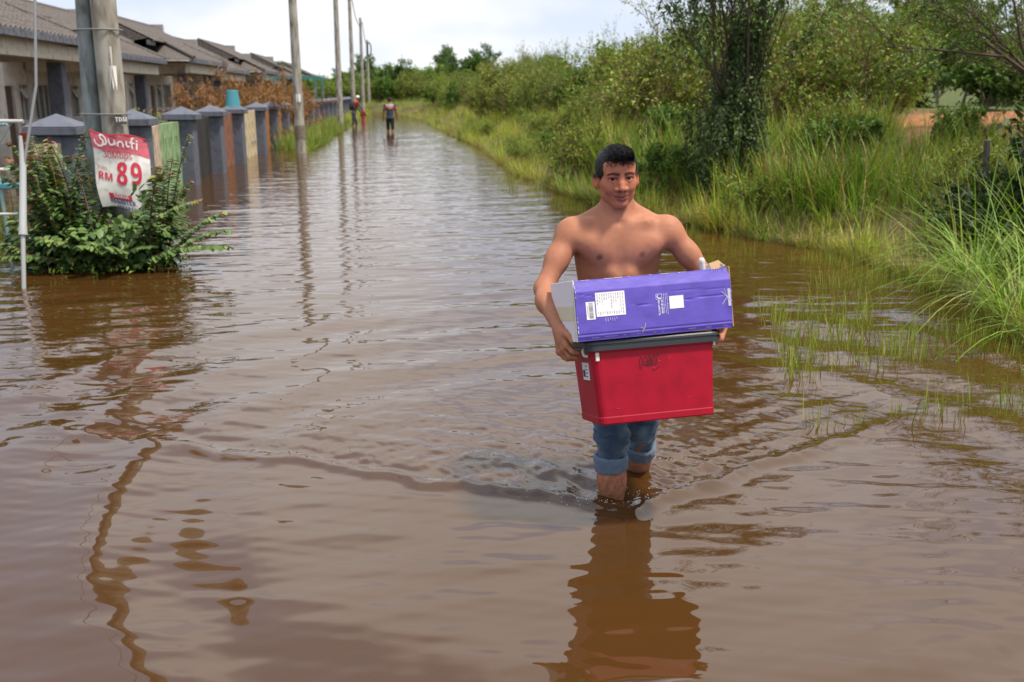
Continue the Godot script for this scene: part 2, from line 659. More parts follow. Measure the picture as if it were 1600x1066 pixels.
func tile_shape() -> MB:                       # one interlocking roof tile: x down the slope, z across
	var m := MB.new()
	var prof := []
	for k in 9:
		var t := k / 8.0
		prof.append(Vector2((t - 0.5) * 0.315, 0.022 * cos(t * TAU * 1.0) + 0.012 * cos(t * TAU * 2.0)))
	for k in 8:
		var a: Vector2 = prof[k]
		var b: Vector2 = prof[k + 1]
		m.quad(Vector3(-0.19, a.y, a.x), Vector3(-0.19, b.y, b.x), Vector3(0.19, b.y + 0.018, b.x), Vector3(0.19, a.y + 0.018, a.x))
		m.quad(Vector3(0.19, a.y + 0.018, a.x), Vector3(0.19, b.y + 0.018, b.x), Vector3(0.19, b.y - 0.012, b.x), Vector3(0.19, a.y - 0.012, a.x))
	return m

const EAVE_X := -9.3
const EAVE_Y := 3.08
const RIDGE_X := -13.3
const RIDGE_Y := 5.0
func slope_at(x: float) -> float:
	return EAVE_Y + (EAVE_X - x) / (EAVE_X - RIDGE_X) * (RIDGE_Y - EAVE_Y)

func wall_with_openings(mb: MB, x: float, z0: float, z1: float, y0: float, y1: float, holes: Array) -> void:
	var z := z0                                # holes: [z from, z to, y from, y to], walking towards -z
	for h in holes:
		mb.box(Vector3(x, (y0 + y1) * 0.5, (z + h[0]) * 0.5), Vector3(0.15, y1 - y0, z - h[0]))
		if h[2] > y0 + 0.01:
			mb.box(Vector3(x, (y0 + h[2]) * 0.5, (h[0] + h[1]) * 0.5), Vector3(0.15, h[2] - y0, h[0] - h[1]))
		mb.box(Vector3(x, (h[3] + y1) * 0.5, (h[0] + h[1]) * 0.5), Vector3(0.15, y1 - h[3], h[0] - h[1]))
		z = h[1]
	mb.box(Vector3(x, (y0 + y1) * 0.5, (z + z1) * 0.5), Vector3(0.15, y1 - y0, z - z1))

func make_house(singles: bool) -> Node3D:
	var o := thing("terrace_house", "", "house", Vector3.ZERO, 0.0, "row of single-storey terrace houses")
	var white := mat("house plaster", lin(0.72, 0.69, 0.63), 0.9, faint, Vector3.ONE * 0.4)
	var frame := mat("window frame", lin(0.55, 0.53, 0.48), 0.6)
	var glass := mat("window glass", lin(0.2, 0.24, 0.25), 0.06)
	glass.transparency = BaseMaterial3D.TRANSPARENCY_ALPHA
	glass.albedo_color.a = 0.25
	var L := 5.6
	var holes := []
	for s in [L - 0.4, -0.4]:
		holes.append([s, s - 1.0, -0.3, 1.95])
		holes.append([s - 1.35, s - 2.25, 0.75, 2.05])
		holes.append([s - 2.75, s - 4.45, 0.75, 2.05])
	var w := MB.new()
	wall_with_openings(w, -12.5, L, -L, -0.35, 3.9, holes)
	w.box(Vector3(-18.5, 1.6, 0), Vector3(0.15, 4.0, 2.0 * L))
	w.box(Vector3(-15.5, 1.6, L - 0.075), Vector3(5.8, 4.0, 0.15))
	w.box(Vector3(-15.5, 1.6, -L + 0.075), Vector3(5.8, 4.0, 0.15))
	part("wall", w, white, o)
	for h in holes:
		var zc: float = (h[0] + h[1]) * 0.5
		var wd: float = h[0] - h[1]
		var yc: float = (h[2] + h[3]) * 0.5
		var ht: float = h[3] - h[2]
		if h[2] < 0.0:
			var d := part("door", bx(Vector3(-12.53, yc, zc), Vector3(0.05, ht - 0.06, wd - 0.1)), mat("brown door", lin(0.09, 0.05, 0.03), 0.6), o)
			part("handle", bx(Vector3(-12.49, yc, zc + wd * 0.36), Vector3(0.04, 0.04, 0.14)), frame, d)
			continue
		var f := MB.new()
		for e in [-1, 1]:
			f.box(Vector3(-12.43, yc, zc + e * (wd * 0.5 - 0.03)), Vector3(0.1, ht, 0.06))
			f.box(Vector3(-12.43, yc + e * (ht * 0.5 - 0.03), zc), Vector3(0.1, 0.06, wd - 0.12))
		var nm := int(round(wd / 0.55))
		for k in range(1, nm):
			f.box(Vector3(-12.44, yc, zc - wd * 0.5 + wd * k / nm), Vector3(0.06, ht - 0.12, 0.045))
		var wn := part("window", f, frame, o)
		part("pane", bx(Vector3(-12.5, yc, zc), Vector3(0.012, ht - 0.1, wd - 0.1)), glass, wn)
		part("sill", bx(Vector3(-12.36, h[2] - 0.05, zc), Vector3(0.22, 0.08, wd + 0.16), 0.01), white, wn)
		if wd < 1.2:                           # a pair of small top-hung vents left ajar
			for e in [-1, 1]:
				part("vent_flap", bx(Vector3(-12.3, yc + 0.3, zc + e * wd * 0.25), Vector3(0.02, 0.36, wd * 0.4), 0.0, Basis(Vector3(0, 0, 1), 0.5)), frame, wn)
	for cz in [3.0, -3.4]:
		part("column", bx(Vector3(-10.1, 1.02, cz), Vector3(0.42, 2.8, 0.42), 0.015), slate, o)
		part("cross_beam", bx(Vector3(-11.05, 2.62, cz), Vector3(2.6, 0.36, 0.2)), beige, o)
	part("beam", bx(Vector3(-9.62, 2.66, 0), Vector3(0.24, 0.40, 2.0 * L - 3.0)), beige, o)
	part("porch_ceiling", bx(Vector3(-10.98, 2.985, 0), Vector3(3.0, 0.05, 2.0 * L - 1.4)), beige, o)
	# roof: front slope with hipped porch, rear slope, ridge, fascia and gutter
	var E := 4.35
	var inx := -11.0                            # where the porch roof meets the straight eave
	var r := MB.new()
	var mid := Vector3(-13.0, 3.0, 0)
	var ey := slope_at(inx)
	r.quad_out(Vector3(RIDGE_X, RIDGE_Y, L), Vector3(RIDGE_X, RIDGE_Y, -L), Vector3(inx, ey, -L), Vector3(inx, ey, L), mid)
	r.quad_out(Vector3(inx, ey, E - 1.6), Vector3(inx, ey, -E + 1.6), Vector3(EAVE_X, EAVE_Y, -E), Vector3(EAVE_X, EAVE_Y, E), mid)
	for s in [-1.0, 1.0]:
		r.tri_out(Vector3(inx, ey + 0.004, s * (E - 1.6)), Vector3(EAVE_X, EAVE_Y, s * E), Vector3(inx, EAVE_Y, s * E), Vector3(-11, 2, 0))
	r.quad_out(Vector3(RIDGE_X, RIDGE_Y, L), Vector3(RIDGE_X, RIDGE_Y, -L), Vector3(-18.8, 2.6, -L), Vector3(-18.8, 2.6, L), mid)
	for s in [-1.0, 1.0]:
		r.tri_out(Vector3(RIDGE_X, RIDGE_Y, s * L), Vector3(-18.8, 2.6, s * L), Vector3(inx, ey, s * L), mid)
	var tm := mat("roof tile", lin(0.145, 0.132, 0.130), 0.85, noise_tex(31, 0.03, [0.0, 0.5, 1.0], [Color(0.55, 0.52, 0.5), Color(0.82, 0.8, 0.78), Color(1, 1, 1)]), Vector3.ONE * 0.5)
	var roof := part("roof", r, tm, o)
	var tile := tile_shape()
	var tmesh := tile.mesh()
	var an := atan2(RIDGE_Y - EAVE_Y, EAVE_X - RIDGE_X)
	var bs := Basis(Vector3(0, 0, 1), -an)
	var rest := MB.new()
	var count := 0
	var slope_len := Vector2(EAVE_X - RIDGE_X, RIDGE_Y - EAVE_Y).length()
	var rows := int(slope_len / 0.34)
	for k in int(2.0 * L / 0.315):
		var z := -L + 0.16 + k * 0.315
		for i in rows:
			var d := 0.2 + i * 0.34
			var x := EAVE_X + 0.06 - d * cos(an)
			if x > inx + 0.1 and absf(z) > E - (x - EAVE_X) / (inx - EAVE_X) * 1.6:
				continue
			var t := Transform3D(bs, Vector3(x, slope_at(x) + 0.035, z))
			if singles and count < 300 and z < 1.5:
				var one := part("roof_tile", tmesh, tm, roof)
				one.transform = t
				count += 1
			else:
				rest.add(tile, t)
	var many := part("roof_tiles", rest, tm, roof)
	many.set_meta("kind", "stuff")
	var cap := MB.new()
	cap.tube([Vector3(RIDGE_X, RIDGE_Y + 0.03, L), Vector3(RIDGE_X, RIDGE_Y + 0.03, -L)], [0.11], 8)
	for s in [-1.0, 1.0]:
		cap.tube([Vector3(inx - 0.1, slope_at(inx - 0.1) + 0.06, s * (E - 1.6)), Vector3(EAVE_X + 0.05, EAVE_Y + 0.05, s * (E + 0.04))], [0.09], 8)
	part("ridge_cap", cap, tm, roof)
	part("parapet", bx(Vector3(-13.2, RIDGE_Y - 0.14, -L + 0.2), Vector3(1.1, 0.6, 0.3), 0.02), mat("parapet plaster", lin(0.27, 0.27, 0.28), 0.9, faint, Vector3.ONE), roof)
	var g := mat("gutter paint", lin(0.115, 0.125, 0.155), 0.6, grime, Vector3.ONE * 0.7)
	var fa := MB.new()
	fa.box(Vector3(EAVE_X + 0.05, EAVE_Y - 0.1, 0), Vector3(0.12, 0.2, 2.0 * E + 0.1), Basis(), 0.01)
	for s in [-1.0, 1.0]:
		fa.box(Vector3((EAVE_X + inx) * 0.5 - 0.02, EAVE_Y - 0.1, s * E), Vector3(absf(inx - EAVE_X) - 0.02, 0.2, 0.12), Basis(), 0.01)
		fa.box(Vector3(inx + 0.04, ey - 0.16, s * (E + L) * 0.5), Vector3(0.12, 0.2, L - E - 0.14))
	part("gutter", fa, g, roof)
	return o

func gate_post(z: float, label: String) -> Node3D:
	var o := thing("gate_post", label, "gate post", Vector3(-3.72, -0.36, z), 0.0, "slate grey gate posts along the fence")
	part("shaft", bx(Vector3(0, 0.73, 0), Vector3(0.4, 1.46, 0.4), 0.012), slate, o)
	var c := MB.new()
	c.box(Vector3(0, 1.505, 0), Vector3(0.56, 0.09, 0.56), Basis(), 0.01)
	var top := Vector3(0, 1.685, 0)
	var q := [Vector3(-0.28, 1.552, -0.28), Vector3(0.28, 1.552, -0.28), Vector3(0.28, 1.552, 0.28), Vector3(-0.28, 1.552, 0.28)]
	for k in 4:
		c.tri_out(q[k], q[(k + 1) % 4], top, Vector3(0, 1.5, 0))
	part("cap", c, slate, o)
	return o

func plank_gate(z0: float, z1: float, top: float, m: Material, label: String, plank := 0.26, category := "gate", slots := false) -> Node3D:
	var o := thing("plank_gate", label, category, Vector3(-3.74, 0, (z0 + z1) * 0.5), 0.0, "gates and infill panels between the posts")
	var r := rng_of(int(absf(z0) * 100.0))
	var nz := int(round(absf(z1 - z0) / plank))
	var wd := absf(z1 - z0) / nz
	for k in nz:
		var p := part("plank", bx(Vector3(rnd(r, -0.008, 0.008), (top - 0.34) * 0.5 + rnd(r, -0.006, 0.006), (z0 - z1) * 0.5 - wd * (k + 0.5)), Vector3(0.035, top + 0.34, wd - 0.014), 0.006), m, o)
		if slots and k % 2 == 1:                # a board with a slot sawn out of its middle
			var sm := MB.new()
			var zc := (z0 - z1) * 0.5 - wd * (k + 0.5)
			sm.box(Vector3(0, 0.0, zc), Vector3(0.035, 0.68, wd - 0.014), Basis(), 0.004)
			sm.box(Vector3(0, (top + 0.84) * 0.5, zc), Vector3(0.035, top - 0.84, wd - 0.014), Basis(), 0.004)
			for e in [-1, 1]:
				sm.box(Vector3(0, 0.59, zc + e * (wd * 0.25 + 0.014)), Vector3(0.035, 0.5, wd * 0.5 - 0.042))
			p.mesh = sm.mesh()
			p.set_surface_override_material(0, m)
		p.name = "plank" if k == 0 else "plank_%03d" % k
	var rail := MB.new()
	for y in [0.3, top - 0.12]:
		rail.box(Vector3(-0.045, y, 0), Vector3(0.045, 0.06, absf(z1 - z0) - 0.04))
	part("rail", rail, m, o)
	return o

func wood(key: String, c: Color) -> StandardMaterial3D:
	return mat(key, c, 0.85, streak, Vector3(1.6, 0.28, 1.6))

func utility_pole(at: Vector3, h: float, r0: float, r1: float, lean: float, label: String) -> Node3D:
	var o := thing("utility_pole", label, "utility pole", at, 0.0, "concrete utility poles along the road")
	var m := MB.new()
	var pts := []
	var rad := []
	for k in 9:
		var f := k / 8.0
		pts.append(Vector3(lean * f * h, -0.4 + f * (h + 0.4), 0))
		rad.append(lerpf(r0, r1, f))
	m.tube(pts, rad, 18)
	part("shaft", m, mat("pole concrete", lin(0.36, 0.35, 0.315), 0.9, grime, Vector3(1.2, 0.35, 1.2)), o)
	return o

# lettering and strokes laid on a curved sheet: on(u, v) -> [point, normal]
func letters(text: String, on: Callable, u0: float, v0: float, tall: float, aspect: float, m: Material, parent: Node, called := "lettering", bold := false) -> MeshInstance3D:
	var tm := TextMesh.new()
	var font := SystemFont.new()
	font.font_names = PackedStringArray(["Droid Sans"])
	font.font_weight = 700 if bold else 400
	tm.font = font
	tm.font_size = 64
	tm.pixel_size = 0.01
	tm.depth = 0.0
	tm.curve_step = 3.0
	tm.horizontal_alignment = HORIZONTAL_ALIGNMENT_LEFT
	tm.vertical_alignment = VERTICAL_ALIGNMENT_BOTTOM
	tm.text = text
	var a := tm.surface_get_arrays(0)
	var vs: PackedVector3Array = a[Mesh.ARRAY_VERTEX]
	var ix: PackedInt32Array = a[Mesh.ARRAY_INDEX]
	var k := tall / 0.46
	var o := MB.new()
	var lo := 1e9
	for p in vs:
		lo = minf(lo, p.x)
	for t in ix.size() / 3:
		var q := []
		for e in 3:
			var p: Vector3 = vs[ix[t * 3 + e]]
			var s: Array = on.call(u0 + (p.x - lo) * k * aspect, v0 - p.y * k)
			q.append(s[0])
			if e == 2:
				o.tri_out(q[0], q[1], q[2], s[0] - s[1])
	return part(called, o, m, parent)

func ribbon(o: MB, pts: Array, width: float, on: Callable, aspect := 1.0) -> void:
	var m := pts.size()
	for i in m - 1:
		var a: Vector2 = pts[i]
		var b: Vector2 = pts[i + 1]
		var t := Vector2((b.x - a.x) / aspect, b.y - a.y).normalized()
		var nn := Vector2(-t.y * aspect, t.x) * width * 0.5
		a -= Vector2(t.x * aspect, t.y) * width * 0.3
		b += Vector2(t.x * aspect, t.y) * width * 0.3
		var q := []
		var inside := Vector3.ZERO
		for p in [a - nn, b - nn, b + nn, a + nn]:
			var s: Array = on.call(p.x, p.y)
			q.append(s[0])
			inside = s[0] - s[1]
		o.quad_out(q[0], q[1], q[2], q[3], inside)

func banner_at(u: float, v: float) -> Vector3:
	var p := Vector3(-2.835, 1.225, -9.655) + Vector3(0.50, -0.098, 0.03) * u + Vector3(0.06, -0.71, 0.05) * v
	p += Vector3(0, -0.018 * sin(u * PI * 2.0) * (1.0 - v), 0.035 * sin(u * PI) + 0.014 * sin(u * 8.0 + v * 3.0) * (0.3 + v) + 0.010 * sin(v * 9.0 + u * 4.0))
	p.x += 0.012 * sin(v * 7.0)
	return p
func banner_on(lift: float) -> Callable:
	return func(u: float, v: float) -> Array:
		var nn := (banner_at(u + 0.01, v) - banner_at(u - 0.01, v)).cross(banner_at(u, v - 0.01) - banner_at(u, v + 0.01)).normalized()
		return [banner_at(u, v) + nn * lift, nn]
func sheet(mb: MB, on: Callable, u0: float, u1: float, v0: Callable, v1: Callable, nu: int, nv: int) -> void:
	var first := mb.v.size()
	for j in nv + 1:
		for i in nu + 1:
			var u := lerpf(u0, u1, float(i) / nu)
			var s: Array = on.call(u, lerpf(v0.call(u), v1.call(u), float(j) / nv))
			mb.vert(s[0], s[1])
	for j in nv:
		for i in nu:
			var a := first + j * (nu + 1) + i
			mb.idx.append_array([a, a + 1, a + nu + 1, a + 1, a + nu + 2, a + nu + 1])

func make_banner() -> void:
	var o := thing("advert_banner", "torn pink and white advertising banner tied to the pole above the bush", "banner")
	var on := banner_on(0.0)
	var zero := func(_u): return 0.0
	var one := func(u): return 1.0 - 0.05 * sin(u * 5.0)
	var cloth := MB.new()
	sheet(cloth, on, 0, 1, zero, one, 24, 24)
	sheet(cloth, banner_on(-0.003), 0, 1, zero, one, 24, 24)
	var wm := mat("banner vinyl", lin(0.70, 0.69, 0.68), 0.45, noise_tex(41, 0.02, [0.0, 0.4, 1.0], [Color(0.8, 0.79, 0.76), Color(0.95, 0.95, 0.94), Color(1, 1, 1)]), Vector3.ONE * 1.2)
	part("sheet", cloth, wm, o)
	var red := mat("banner red", lin(0.50, 0.028, 0.055), 0.45)
	var pink := mat("banner pink", lin(0.56, 0.125, 0.165), 0.45, noise_tex(42, 0.03, [0.0, 0.5, 1.0], [Color(0.8, 0.75, 0.75), Color(1, 0.97, 0.97), Color(1, 1, 1)]), Vector3.ONE * 1.5)
	var hd := MB.new()
	sheet(hd, banner_on(0.002), 0, 1, func(_u): return 0.03, func(u): return 0.225 + 0.03 * u, 24, 8)
	part("header_band", hd, pink, o)
	var hem := MB.new()
	sheet(hem, banner_on(0.003), 0, 1, zero, func(u): return 0.028 + 0.008 * sin(u * 20.0), 24, 2)
	part("hem", hem, red, o)
	var strip := MB.new()
	sheet(strip, banner_on(0.002), 0.2, 0.62, func(_u): return 0.775, func(_u): return 0.845, 10, 3)
	part("print_strip", strip, red, o)
	var white := mat("banner white print", lin(0.75, 0.72, 0.71), 0.5)
	var logo := MB.new()
	var on2 := banner_on(0.006)
	var px := func(x: float, y: float) -> Vector2: return Vector2((x - 100.0 - 0.07 * (y - 130.0)) / 665.0, (y - 130.0 - 0.173 * (x - 100.0)) / 920.0)
	for s in [[[150, 250], [165, 290], [195, 312], [230, 310], [252, 290], [262, 250]], [[255, 292], [280, 290], [298, 262], [296, 220], [275, 185], [248, 172], [228, 190], [238, 225], [262, 240]],
			[[332, 232], [330, 272], [345, 298], [372, 300], [392, 280], [398, 248]], [[398, 248], [396, 300]], [[425, 325], [430, 290], [452, 276], [480, 286], [490, 315], [486, 345]],
			[[535, 290], [528, 330], [540, 352], [562, 350]], [[628, 258], [606, 262], [598, 290], [592, 378]], [[572, 305], [625, 318]], [[655, 318], [645, 388]], [[660, 285], [662, 295]]]:
		var pts := []
		for q in s:
			pts.append(px.call(q[0], q[1]))
		ribbon(logo, pts, 0.021, on2, 1.38)
	part("logo", logo, white, o)
	letters("30Mbps", on2, 0.17, 0.345, 0.085, 1.25, red, o)
	letters("8", on2, 0.40, 0.745, 0.285, 1.05, red, o, "lettering", true)
	letters("9", on2, 0.66, 0.715, 0.27, 1.05, red, o, "lettering", true)
	letters("RM", on2, 0.07, 0.65, 0.10, 1.3, red, o, "lettering", true)
	letters("from", on2, 0.06, 0.50, 0.045, 1.2, red, o)
	letters("SEMUA", on2, 0.29, 0.838, 0.046, 1.3, white, o, "lettering", true)
	var blue := mat("banner blue", lin(0.02, 0.035, 0.17), 0.5)
	letters("REGISTER", on2, 0.20, 0.925, 0.062, 1.2, blue, o, "lettering", true)
	letters("SEKARANG", on2, 0.30, 0.995, 0.05, 1.2, blue, o, "lettering", true)
	var tie := MB.new()
	var tw := mat("tie wire", lin(0.03, 0.03, 0.03), 0.6)
	tie.tube([banner_at(0.42, 0.03) + Vector3(-0.02, 0.01, 0.008), banner_at(0.46, 0.05) + Vector3(0, 0, 0.012), banner_at(0.5, 0.03) + Vector3(0.02, 0.02, -0.03), Vector3(-2.56, 1.24, -9.76)], [0.004], 6)
	tie.tube([banner_at(0.96, 0.02) + Vector3(0, 0, 0.008), banner_at(1.0, 0.02) + Vector3(0.03, -0.004, 0), banner_at(1.0, 0.0) + Vector3(0.02, 0.02, -0.06)], [0.004], 6)
	part("tie", tie, tw, o)

func make_street_side() -> void:
	grime = noise_tex(51, 0.012, [0.0, 0.35, 0.6, 1.0], [Color(0.5, 0.47, 0.43), Color(0.8, 0.78, 0.75), Color(0.95, 0.94, 0.93), Color(1, 1, 1)])
	streak = noise_tex(52, 0.02, [0.0, 0.35, 0.55, 1.0], [Color(0.42, 0.38, 0.34), Color(0.72, 0.69, 0.65), Color(0.95, 0.93, 0.9), Color(1, 1, 1)])
	faint = noise_tex(54, 0.01, [0.0, 0.35, 1.0], [Color(0.78, 0.75, 0.7), Color(0.94, 0.93, 0.91), Color(1, 1, 1)])
	slate = mat("slate paint", lin(0.105, 0.117, 0.152), 0.75, noise_tex(53, 0.012, [0.0, 0.4, 1.0], [Color(0.74, 0.73, 0.72), Color(0.93, 0.93, 0.93), Color(1, 1, 1)]), Vector3.ONE * 0.9)
	beige = mat("beige plaster", lin(0.60, 0.56, 0.47), 0.9, faint, Vector3.ONE * 0.6)
	# houses
	var ends := ["nearest terrace house with grey tiled roof, cut off by the left frame edge", "second terrace house, its grey tiled eave just right of the big pole", "third terrace house, behind the dry brown shrubs", "fourth terrace house, half hidden by dry shrubs"]
	var proto: Node3D = null
	for k in 9:
		var h := make_house(k == 0) if k < 2 else proto.duplicate()
		if k == 1:
			proto = h
		if k > 1:
			h.name = numbered("terrace_house")
			add_child(h)
		h.position = Vector3(-0.55 if k % 2 else 0.0, -0.16 if k % 2 else 0.0, -28.4 - 12.1 * k)
		meta(h, ends[k] if k < 4 else "small far terrace house near the end of the roof row", "house", "row of single-storey terrace houses")
	# posts and infill
	var zs := [-11.55, -14.73, -17.93, -20.66, -23.39, -27.09, -29.85, -32.9]
	var pl := ["nearest and largest slate gate post with pyramid cap, left of the banner", "slate gate post partly hidden behind the big pole and banner", "slate gate post between the green panel and the black gate", "slate gate post between the black gate and the rusty red panel",
		"slate gate post with a teal bucket upturned on its cap", "slate gate post to the right of the cream double gate", "slate gate post between two orange-brown panels", "slate gate post just left of the leaning-top second pole"]
	for i in zs.size():
		gate_post(zs[i], pl[i])
	for k in 14:
		gate_post(-36.0 - k * 3.05, "small distant slate gate post in the receding fence line")
	var cream := wood("cream boards", lin(0.58, 0.50, 0.34))
	var green := wood("green boards", lin(0.26, 0.42, 0.22))
	var rust := wood("rust boards", lin(0.24, 0.105, 0.065))
	var orange := wood("orange boards", lin(0.36, 0.155, 0.045))
	var black := wood("black boards", lin(0.028, 0.026, 0.026))
	var greyp := wood("grey boards", lin(0.30, 0.29, 0.28))
	plank_gate(-14.98, -16.25, 1.06, wood("weathered beige boards", lin(0.52, 0.44, 0.34)), "weathered beige board panel beside the green one, behind the banner")
	plank_gate(-16.3, -17.68, 1.08, green, "pale green board panel with narrow open slots", 0.2, "gate", true)
	plank_gate(-18.18, -20.4, 1.1, black, "black sheet gate between two slate posts")
	plank_gate(-20.92, -23.13, 1.13, rust, "rusty red-brown board panel left of the bucket post")
	var dg := plank_gate(-23.66, -26.83, 1.13, cream, "cream double gate with two small latches")
	var lt := mat("latch steel", lin(0.25, 0.25, 0.26), 0.35)
	for e in [-0.25, 0.2]:
		part("latch", bx(Vector3(0.03, 0.35, -0.9 + e), Vector3(0.04, 0.08, 0.1), 0.01), lt, dg)
	plank_gate(-27.35, -29.6, 1.12, orange, "orange-brown board panel, nearer of the two")
	plank_gate(-30.1, -32.65, 1.12, orange, "orange-brown board panel, farther of the two")
	plank_gate(-33.15, -35.8, 1.1, cream, "cream board panel just before the second pole")
	for k in 13:
		plank_gate(-36.25 - k * 3.05, -38.8 - k * 3.05, 1.05, [greyp, slate, cream, slate][k % 4], "small distant infill panel in the receding fence line", 0.62, "fence panel")
	# barred steel gate between the first two posts
	var bg := thing("bar_gate", "dark steel gate of vertical bars behind the banner", "gate", Vector3(-3.74, 0, -13.14))
	var steel := mat("dark steel", lin(0.05, 0.05, 0.055), 0.5)
	for k in 22:
		var b := MB.new()
		b.box(Vector3(0, 0.42, 1.3 - k * 0.125), Vector3(0.025, 1.5, 0.025))
		part("bar", b, steel, bg)
	var fr := MB.new()
	for y in [1.17, 0.15]:
		fr.box(Vector3(0, y, 0), Vector3(0.04, 0.05, 2.72))
	part("rail", fr, mat("pale rail", lin(0.40, 0.38, 0.36), 0.6), bg)
	# bucket upturned on a post
	var bk := thing("bucket", "teal plastic bucket upturned on a gate post cap", "bucket", Vector3(-3.72, 1.215, -23.39))
	var bm := MB.new()
	bm.lathe([Vector2(0.168, 0.02), Vector2(0.175, 0.02), Vector2(0.175, 0.05), Vector2(0.162, 0.055), Vector2(0.125, 0.385), Vector2(0.115, 0.395), Vector2(0.0, 0.395)], Vector3.ZERO, 24)
	part("shell", bm, mat("teal plastic", lin(0.05, 0.22, 0.27), 0.45), bk)
	# poles
	var pz := [[-9.855, 7.2, 0.120, 0.100, -0.004, "big concrete pole close by on the left with a steel conduit strapped to it"], [-27.3, 7.2, 0.138, 0.078, -0.008, "concrete pole with a white notice, standing in the water left of the grass"],
		[-45.5, 7.4, 0.14, 0.09, 0.0, "third concrete pole, rising from the far end of the grass"], [-59.0, 7.0, 0.14, 0.09, -0.004, "fourth concrete pole, near the man in the white cap"], [-74.0, 6.7, 0.14, 0.09, 0.0, "fifth concrete pole, behind the red hydrant"], [-88.0, 5.9, 0.14, 0.09, 0.0, "farthest concrete pole with coiled cable at its top"]]
	var tops := []
	for i in pz.size():
		var a: Array = pz[i]
		var o := utility_pole(Vector3(-2.65, 0, a[0]), a[1], a[2], a[3], a[4], a[5])
		tops.append(Vector3(-2.65 + a[4] * a[1], a[1], a[0]))
		if i == 1:
			part("notice", bx(Vector3(0.01, 1.42, 0.115), Vector3(0.11, 0.2, 0.012)), mat("paper", lin(0.75, 0.75, 0.75), 0.7), o)
			var cl := MB.new()
			cl.tube([Vector3(0, 0.38, 0), Vector3(0, 0.5, 0), Vector3(0, 0.66, 0), Vector3(0, 0.72, 0)], [0.137, 0.15, 0.146, 0.132], 16)
			part("collar", cl, mat("muddy mortar", lin(0.22, 0.19, 0.155), 0.95, grime, Vector3.ONE * 3.0), o)
		if i == 0:
			var st := MB.new()
			for y in [2.1, 1.35]:
				st.tube([Vector3(-0.3, y, -0.2), Vector3(-0.34, y, -0.1), Vector3(-0.28, y, 0.02), Vector3(-0.12, y, 0.12), Vector3(0.02, y, 0.128), Vector3(0.12, y, 0.06), Vector3(0.12, y, -0.06)], [0.008], 6, false)
			part("strap", st, mat("strap steel", lin(0.16, 0.16, 0.16), 0.5), o)
			var rag := MB.new()
			for k in 3:
				rag.blade(Vector3(0.03 + 0.02 * k, 1.78, 0.125), Vector3(0.02 * (k - 1), -1, 0.06), Vector3(0.1 * k - 0.1, -0.3, 0.1), 0.22, 0.035, 5)
			rag.blade(Vector3(0.05, 1.95, 0.12), Vector3(0, -1, 0.02), Vector3(0, 0, 0.05), 0.2, 0.015, 3)
			part("torn_paper", rag, mat("torn paper", lin(0.62, 0.60, 0.55), 0.8), o)
			var plate := part("plate", bx(Vector3(0.075, 1.29, 0.115), Vector3(0.105, 0.06, 0.008), 0.0, Basis(Vector3.UP, 0.5)), mat("stencil black", lin(0.05, 0.05, 0.05), 0.7), o)
			var pb := Basis(Vector3.UP, 0.5)
			letters("TDM", func(u, v): return [Vector3(0.075, 1.29, 0.115) + pb * Vector3(u - 0.045, -v + 0.02, 0.006), pb * Vector3(0, 0, 1)], 0.0, 0.04, 0.04, 0.9, mat("stencil white", lin(0.6, 0.6, 0.58), 0.7), plate, "lettering", true)
	var cd := thing("conduit", "blue-grey steel conduit pipe strapped to the big concrete pole", "pipe", Vector3(-2.905, 0, -9.93))
	var cm := MB.new()
	cm.tube([Vector3(0, -0.4, 0), Vector3(0.03, 1.3, 0), Vector3(0.075, 3.0, 0), Vector3(0.12, 7.0, 0)], [0.078], 16)
	part("tube", cm, mat("galvanised", lin(0.20, 0.245, 0.265), 0.55, grime, Vector3(1.5, 0.5, 1.5)), cd)
	# overhead cable, one sagging length for each span
	var black_wire := mat("cable black", lin(0.02, 0.02, 0.022), 0.6)
	for i in range(2, 5):
		var c := MB.new()
		var pts := []
		for k in 11:
			var f := k / 10.0
			pts.append(tops[i].lerp(tops[i + 1], f) + Vector3(0.12, -0.25 - 1.5 * f * (1.0 - f) * 2.0, 0))
		c.tube(pts, [0.022], 6)
		var o := part("overhead_cable", c, black_wire)
		meta(o, ["sagging cable from the third to the fourth pole", "sagging cable between the fourth and fifth poles", "sagging cable between the two farthest poles"][i - 2], "cable", "overhead cables")
	var coil := thing("cable_coil", "coil of black cable hanging from the farthest pole", "cable", tops[5] + Vector3(0.15, -0.7, 0.1))
	coil.scale = Vector3.ONE * 0.62
	for k in 3:
		var c := MB.new()
		var pts := []
		for j in 17:
			var an := TAU * j / 16.0
			pts.append(Vector3(sin(an) * (0.22 + 0.05 * k), cos(an) * (0.8 + 0.1 * k) - 0.1, 0.05 * k))
		c.tube(pts, [0.03], 6, false)
		part("loop", c, black_wire, coil)
	make_banner()
	# stay wire in its sheath, beside the bush
	var gw := thing("stay_wire", "steel stay wire with grey sheath rising from the water left of the bush", "wire", Vector3(-3.07, 0, -8.3))
	var wm := MB.new()
	wm.tube([Vector3(-0.02, 0.92, -0.34), Vector3(0.13, 1.6, -0.42), Vector3(0.17, 2.3, -0.5), Vector3(0.22, 7.0, -1.1)], [0.012], 8)
	part("wire", wm, mat("wire steel", lin(0.22, 0.23, 0.25), 0.4), gw)
	var sh := MB.new()
	sh.tube([Vector3(0, -0.3, 0), Vector3(0, 0.0, 0), Vector3(-0.005, 0.42, -0.13), Vector3(-0.01, 0.43, -0.135)], [0.018, 0.018, 0.018, 0.012], 10)
	part("rod", sh, mat("rod grey", lin(0.30, 0.31, 0.32), 0.5), gw)
	var sl := MB.new()
